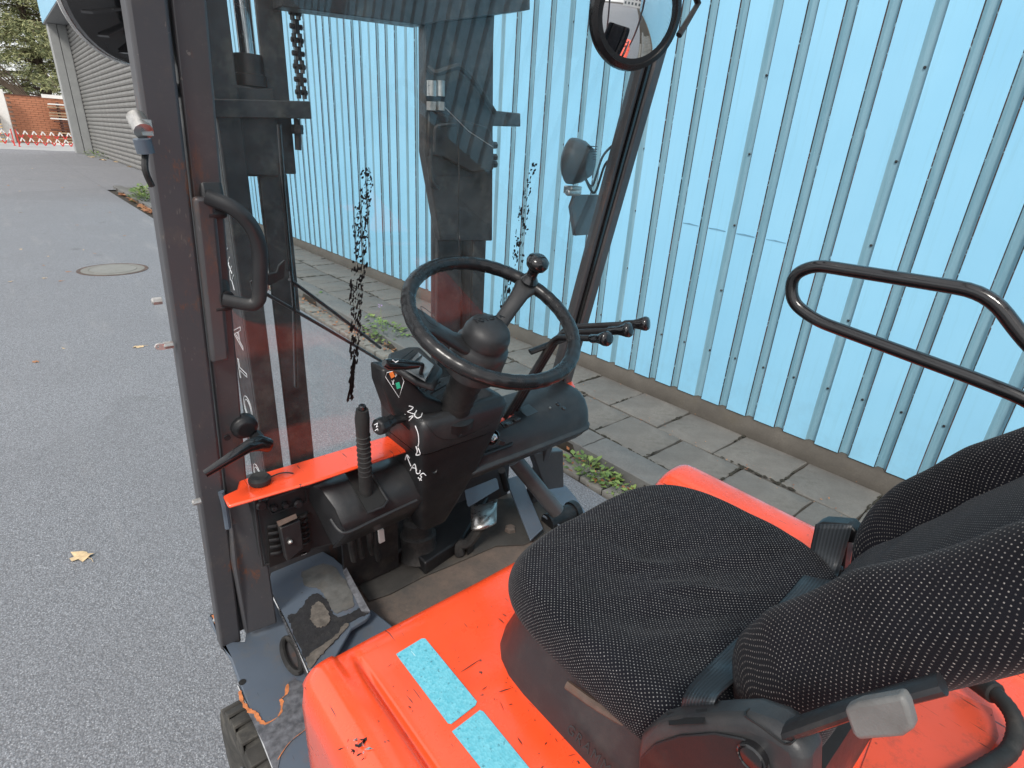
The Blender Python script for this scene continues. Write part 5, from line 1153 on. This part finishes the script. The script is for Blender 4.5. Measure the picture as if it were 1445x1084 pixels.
for i in range(46):
    p = hz(rr_.uniform(450, 840), rr_.uniform(840, 1090), .0011)
    if p.x < .27 or p.y > .6 or p.x > .41: continue
    a = rr_.gauss(.5, .7); L_ = rr_.uniform(.004, .022); q = p + Vector((math.cos(a), math.sin(a), 0)) * L_; n_ = Vector((-math.sin(a), math.cos(a), 0)) * rr_.uniform(.00015, .0005)
    scr.add([p, p.lerp(q, .4) + n_, q, p.lerp(q, .6) - n_], [(0, 1, 2, 3)])
for i in range(140):
    p = hz(rr_.uniform(440, 850), rr_.uniform(840, 1090), .001)
    if p.y > .6 or p.x < .27: continue
    s_ = rr_.uniform(.0004, .0013); a = rr_.uniform(0, 6)
    u = Vector((math.cos(a), math.sin(a), 0)) * s_ * rr_.choice((1, 1, 2.5)); w = Vector((-math.sin(a), math.cos(a), 0)) * s_ * .7; scr.add([p - u, p - w, p + u, p + w], [(0, 1, 2, 3)])
sc_ = P(scr, 'scratches', 'smear', hood, smooth=0); sc_['kind'] = 'stuff'
P(MB().lathe([(.03, 0), (.028, .004), (.01, .005)], azz(812, 748, .992), (0, 0, 1), 24), 'hood_stud', 'zinc', hood)

# ---- seat
sk = MB()
def plan(x0, x1, y0, y1, z, r=.11, n=6): return rrect(x0, x1, y0, y1, z, r, n)
sk.loft([plan(.412, .945, .045, .516, .985, .12), plan(.414, .94, .045, .514, 1.0, .12), plan(.428, .915, .05, .505, 1.035, .12), plan(.440, .90, .06, .495, 1.078, .12)], True)
seat = P(sk, 'seat_base', 'plastic_grey', smooth=50)
put_text('base_lettering', 'GRAMMER', .018, 'plastic_grey', seat, (.4125, .26, 1.016), (0, -1, 0), (.5, 0, 1), spacing=1.25)
# cushion
def cushion():
    x0, x1, y0, y1 = .424, .915, .07, .545; cx, cy = (x0 + x1) / 2, (y0 + y1) / 2; hx, hy = (x1 - x0) / 2, (y1 - y0) / 2; e = 3.6; n = 96
    levels = [(.94, 1.074, 0), (.978, 1.077, .012), (.995, 1.084, .028), (1.0, 1.094, .042), (.99, 1.104, .058), (.967, 1.117, .078), (.935, 1.126, .095)]
    for i in range(36):
        s_ = .91 - i * .0252; levels.append((s_, 1.1295 + .006 * math.exp(-((s_ - .75) / .2) ** 2) - .008 * (1 - s_), .10 + i * .0065))
    vs = []; uv = []; fs = []
    for li, (s_, z, arc) in enumerate(levels):
        for k in range(n):
            t = 2 * math.pi * k / n; c, s2 = math.cos(t), math.sin(t); r_ = (abs(c) ** e + abs(s2) ** e) ** (-1 / e)
            ux, uy = c * r_, s2 * r_; x, y = cx + ux * hx * s_, cy + uy * hy * s_
            if uy < 0 and ux > 0: x -= .055 * uy * uy * ux * s_; y += .035 * ux * uy * uy * s_
            # waterfall front edge, raised sides
            zz = z
            if s_ < .98:
                v_ = (y - cy) / hy; u2 = (x - cx) / hx
                zz += .010 * u2 * u2 * (1 - max(0, v_)) - .012 * max(0, v_ - .55) ** 2 * 3
                a1 = x * .55 + y * .84; b1 = -x * .84 + y * .55
                ww = (.35 - abs(noise.noise(Vector((b1 * 5, a1 * 19, .3))))) * .011 + (.3 - abs(noise.noise(Vector((b1 * 9 + 4, a1 * 40, 1.3))))) * .0045
                m_ = max(0., 1 - abs(u2 + .1) * 1.0) * max(0., 1 - abs(v_ + .05) * .8)
                zz += ww * (.25 + 1.5 * m_) + noise.noise(Vector((x * 7, y * 7, 5.))) * .006 * m_
                zz -= .007 * math.exp(-((u2 * .9 - .1) ** 2 + v_ ** 2) * 3)
            vs.append(Vector((x, y, zz)))
            L = .37 - arc if False else 0
            ex = 1 + (max(0, .09 - arc)) / .25
            uv.append(((x - cx) * ex, (y - cy) * ex))
    for li in range(len(levels) - 1):
        for k in range(n): l = (k + 1) % n; fs.append((li * n + k, li * n + l, (li + 1) * n + l, (li + 1) * n + k))
    m_ = MB(); m_.add(vs, fs, 0, uv); m_.f.append(list(range((len(levels) - 1) * n, len(levels) * n))); m_.mi.append(0); return m_
cu_ = P(cushion(), 'seat_cushion', 'fabric', smooth=None, subsurf=1, label='seat cushion in black fabric with rows of pale dots')
P(MB().tube([azz(800, 966, 1.068), azz(830, 988, 1.068), azz(865, 1010, 1.068), azz(893, 1026, 1.068)], .006, 8), 'metal_rail', 'iron', seat)
# backrest
BB0 = Vector((.716, .150, 1.155)); BA = Vector((0, -.53, .848)); BN = Vector((0, .848, .53)); BX = Vector((1, 0, 0))
def backrest():
    nT, nU = 60, 150; H_ = .56; rows = []; uvs = []
    for i in range(nT + 1):
        t = i / nT; q = t * H_
        wdt = .252 - .035 * max(0, t - .45) ** 1.5 - .02 * (1 - min(1, t * 5)) ** 2
        endr = math.sqrt(max(0., 1 - (1 - min(1, q / .075)) ** 2)); top = math.sqrt(max(0., 1 - (1 - min(1, (H_ - q) / .06)) ** 2)); er = max(.04, min(endr, top))
        row = []; L = 0; last = None
        for k in range(nU):
            a = 2 * math.pi * k / nU; c, s_ = math.cos(a), math.sin(a)
            x = math.copysign(abs(c) ** .62, c) * wdt; th = math.copysign(abs(s_) ** .62, s_)
            ux = x / wdt
            if th > 0:      # front side
                bol = math.exp(-((abs(ux) - .80) / .20) ** 2) * (.037 + .018 * math.sin(min(1, t * 1.7) * math.pi))
                d_ = (.022 + .004 * math.cos(ux * 4)) * th + bol * min(1, th * 1.4)
                crease = math.exp(-((abs(ux) - .56) / .05) ** 2) * .040
                d_ -= crease * th
                d_ += (.3 - abs(noise.noise(Vector((x * 5, q * 9, 2))))) * .008 + (.3 - abs(noise.noise(Vector((x * 6 + q * 9, q * 22, 7))))) * .003 * (1 if abs(ux) < .6 else .3)
            else:
                d_ = .048 * th
            p = BB0 + BX * (x * (.88 + .12 * er)) + BA * q + BN * (d_ * er)
            row.append(p); L += (p - last).length if last is not None else 0; last = p
            uvs.append((L, q + (.03 * (1 - er))))
        row.append(row[0].copy()); uvs.append((L + .01, q)); rows.append(row)
    m_ = MB(); m_.grid(rows, 0, uvs); n = nU + 1; o0 = 0
    m_.f.append(list(range(0, nU))[::-1]); m_.mi.append(0); m_.f.append(list(range(nT * n, nT * n + nU))); m_.mi.append(0); return m_
bkr = P(backrest(), 'backrest', 'fabric_big', smooth=None, subsurf=1, label='high bolstered backrest in dotted black fabric')
for p_ in bkr.data.polygons: pass
# reclining arm, pale handle
P(MB().tube([ax(1060, 1050, .40), ax(1130, 1025, .40), ax(1200, 1000, .41), ax(1330, 965, .43)], .013, 12, flat=.5), 'recliner_arm', 'blacksteel')
P(MB().prism([ax(p[0] - 6, p[1] + 8, .37) for p in ((1196, 994), (1215, 985), (1278, 974), (1287, 990), (1296, 1022), (1280, 1033), (1216, 1038), (1208, 1028))], (.012, 0, 0)), 'recliner_handle', 'grey_handle', bevel=.003, seg=3)
# belt housing on the left of the seat
hs = P(MB().prism([ax(*p, .385) for p in ((896, 1060), (900, 1040), (918, 1026), (950, 1018), (1010, 1014), (1050, 1014), (1088, 1028), (1128, 1056), (1138, 1080), (1138, 1140), (896, 1160))], (.040, 0, 0)), 'belt_housing', 'plastic_grey', bevel=.012, seg=4)
P(MB().prism([ax(*p, .3845) for p in ((905, 1068), (925, 1048), (960, 1036), (1010, 1032), (1050, 1040), (1078, 1058), (1092, 1090), (1098, 1140), (902, 1140))], (-.003, 0, 0)), 'housing_face', 'plastic', hs, bevel=.0025, seg=3)
htree = bvh_of([hs])
def oh(x, y, off=.002): return onto(htree, x, y, off) or ax(x, y, .385)
P(MB().prism([oh(*p) for p in ((941, 1006), (998, 1000), (992, 1022), (944, 1024))], (0, 0, .0006)), 'belt_slot', 'smear', hs)
P(MB().lathe([(.013, -.004), (.013, .003), (.0115, .004), (.0105, .002), (.0095, .003), (.003, .0035)], ax(1062, 1068, .381), (-1, 0, 0), 28), 'housing_cap', 'gloss', hs)
decal_lines(htree, [[(1058, 1000), (1052, 1010), (1075, 1026), (1108, 1050), (1122, 1044)]], 'cap_seam', 'smear', hs, .0010, .0002)
# belt
stree = bvh_of([cu_])
def os_(x, y, z, off=.013): return onto(stree, x, y, off) or azz(x, y, z)
Lb = [ax(960, 1006, .415), ax(966, 980, .42), os_(992, 948, 1.15, .014), os_(1036, 906, 1.15), os_(1090, 862, 1.14), os_(1128, 820, 1.13, .014), ax(1137, 800, .865), ax(1150, 742, .89)]
Rb = [ax(1006, 1008, .415), ax(1012, 984, .42), os_(1052, 950, 1.15, .014), os_(1090, 915, 1.15), os_(1135, 872, 1.14), os_(1170, 832, 1.13, .010), ax(1184, 806, .875), ax(1202, 744, .89)]
LS = smooth_path(Lb, 6); RS = smooth_path(Rb, 6); vs = []; uv = []; L = 0
rowsb = []
for i, (a_, b_) in enumerate(zip(LS, RS)):
    L += (LS[i] - LS[i - 1]).length if i else 0; row = []
    for q in range(5): row.append(a_.lerp(b_, q / 4) + Vector((0, 0, .0035))); uv.append((q / 4 * .05, L))
    rowsb.append(row)
bl = P(MB().grid(rowsb, 0, uv), 'seat_belt', 'belt', smooth=60); sd = bl.modifiers.new('solid', 'SOLIDIFY'); sd.thickness = .0016
bz = P(MB().prism([ax(*p, .90) for p in ((1150, 741), (1160, 737), (1198, 740), (1210, 752), (1210, 768), (1196, 766), (1190, 810), (1152, 818))], (.03, 0, 0)), 'buckle_housing', 'plastic', bevel=.003)
P(MB().prism([ax(*p, .885) for p in ((1132, 806), (1136, 796), (1180, 796), (1188, 804), (1184, 816), (1134, 816))], (.01, 0, 0)), 'belt_guide', 'plastic', bz, bevel=.003)
for i in range(5): P(MB().bb(.86, .93, .10, .20, 1.02 + i * .018, 1.034 + i * .018), 'bellows_fold', 'rubber', bz, bevel=.004)
# black tubular hip guard on the right
tp = fillet([Vector((.93, -.12, 1.30)), Vector((.985, -.08, 1.32)), ax(1475, 575, 1.0), ax(1390, 540, 1.0), ax(1150, 452, 1.0), ax(1116, 425, 1.0), ax(1118, 388, 1.0), ax(1150, 374, 1.0), ax(1395, 413, 1.0), ax(1455, 492, 1.0), Vector((.99, -.14, 1.38)), Vector((.93, -.17, 1.36))], .035, 6)
P(MB().tube(tp, .0105, 12), 'hip_guard_tube', 'gloss', smooth=60)
# rear cable and connector
cp_ = smooth_path([azz(1375, 958, 1.02), azz(1400, 975, 1.03), azz(1425, 1002, 1.03), azz(1434, 1030, 1.02), azz(1424, 1060, 1.01), azz(1396, 1080, 1.01), azz(1360, 1100, 1.01), azz(1300, 1130, 1.0), azz(1280, 1140, .96)], 8)
P(MB().tube(cp_, [.0105 + .0008 * (i % 2) for i in range(len(cp_))], 12), 'ribbed_cable', 'rubber')
P(MB().cyl(azz(1372, 956, 1.02), azz(1406, 980, 1.03), .016, 16), 'cable_connector', 'rubber', bevel=.003)
P(MB().prism([azz(x, y, .993) for x, y in ((1215, 1084), (1235, 1030), (1270, 985), (1330, 968), (1400, 1000), (1410, 1040), (1380, 1084))], (0, 0, -.002)), 'dull_paint_patch', 'orange_dirty', hood)
# rest of the truck, seen only in the mirror or from beside: counterweight
P(MB().loft([plan(.17, 1.19, -1.15, -.66, .15, .1), plan(.17, 1.19, -1.15, -.66, .9, .1), plan(.2, 1.16, -1.1, -.68, .98, .1)], True), 'counterweight', 'orange', bevel=.01)
for x in (.25, 1.1):
    P(MB().lathe([(.12, -.06), (.2, -.07), (.21, 0), (.2, .07), (.12, .06)], (x, -.85, .13), (1, 0, 0), 32), 'rear_wheel', 'tyre')

# ================================================================== behind the camera: what the mirror shows
bd = tag(empty('white_building', (-8, -42, 0)), 'pale rendered building across the street behind the forklift, seen in the mirror', 'building')
MB().bb(-2, 14, -6, -4, GZ, 7).build('wall', 'white_paint', bd)
for i in range(5):
    for j in range(2): MB().bb(-1 + i * 3, .6 + i * 3, -4.02, -3.9, 1.2 + j * 3, 2.8 + j * 3).build('window', 'screen', bd)
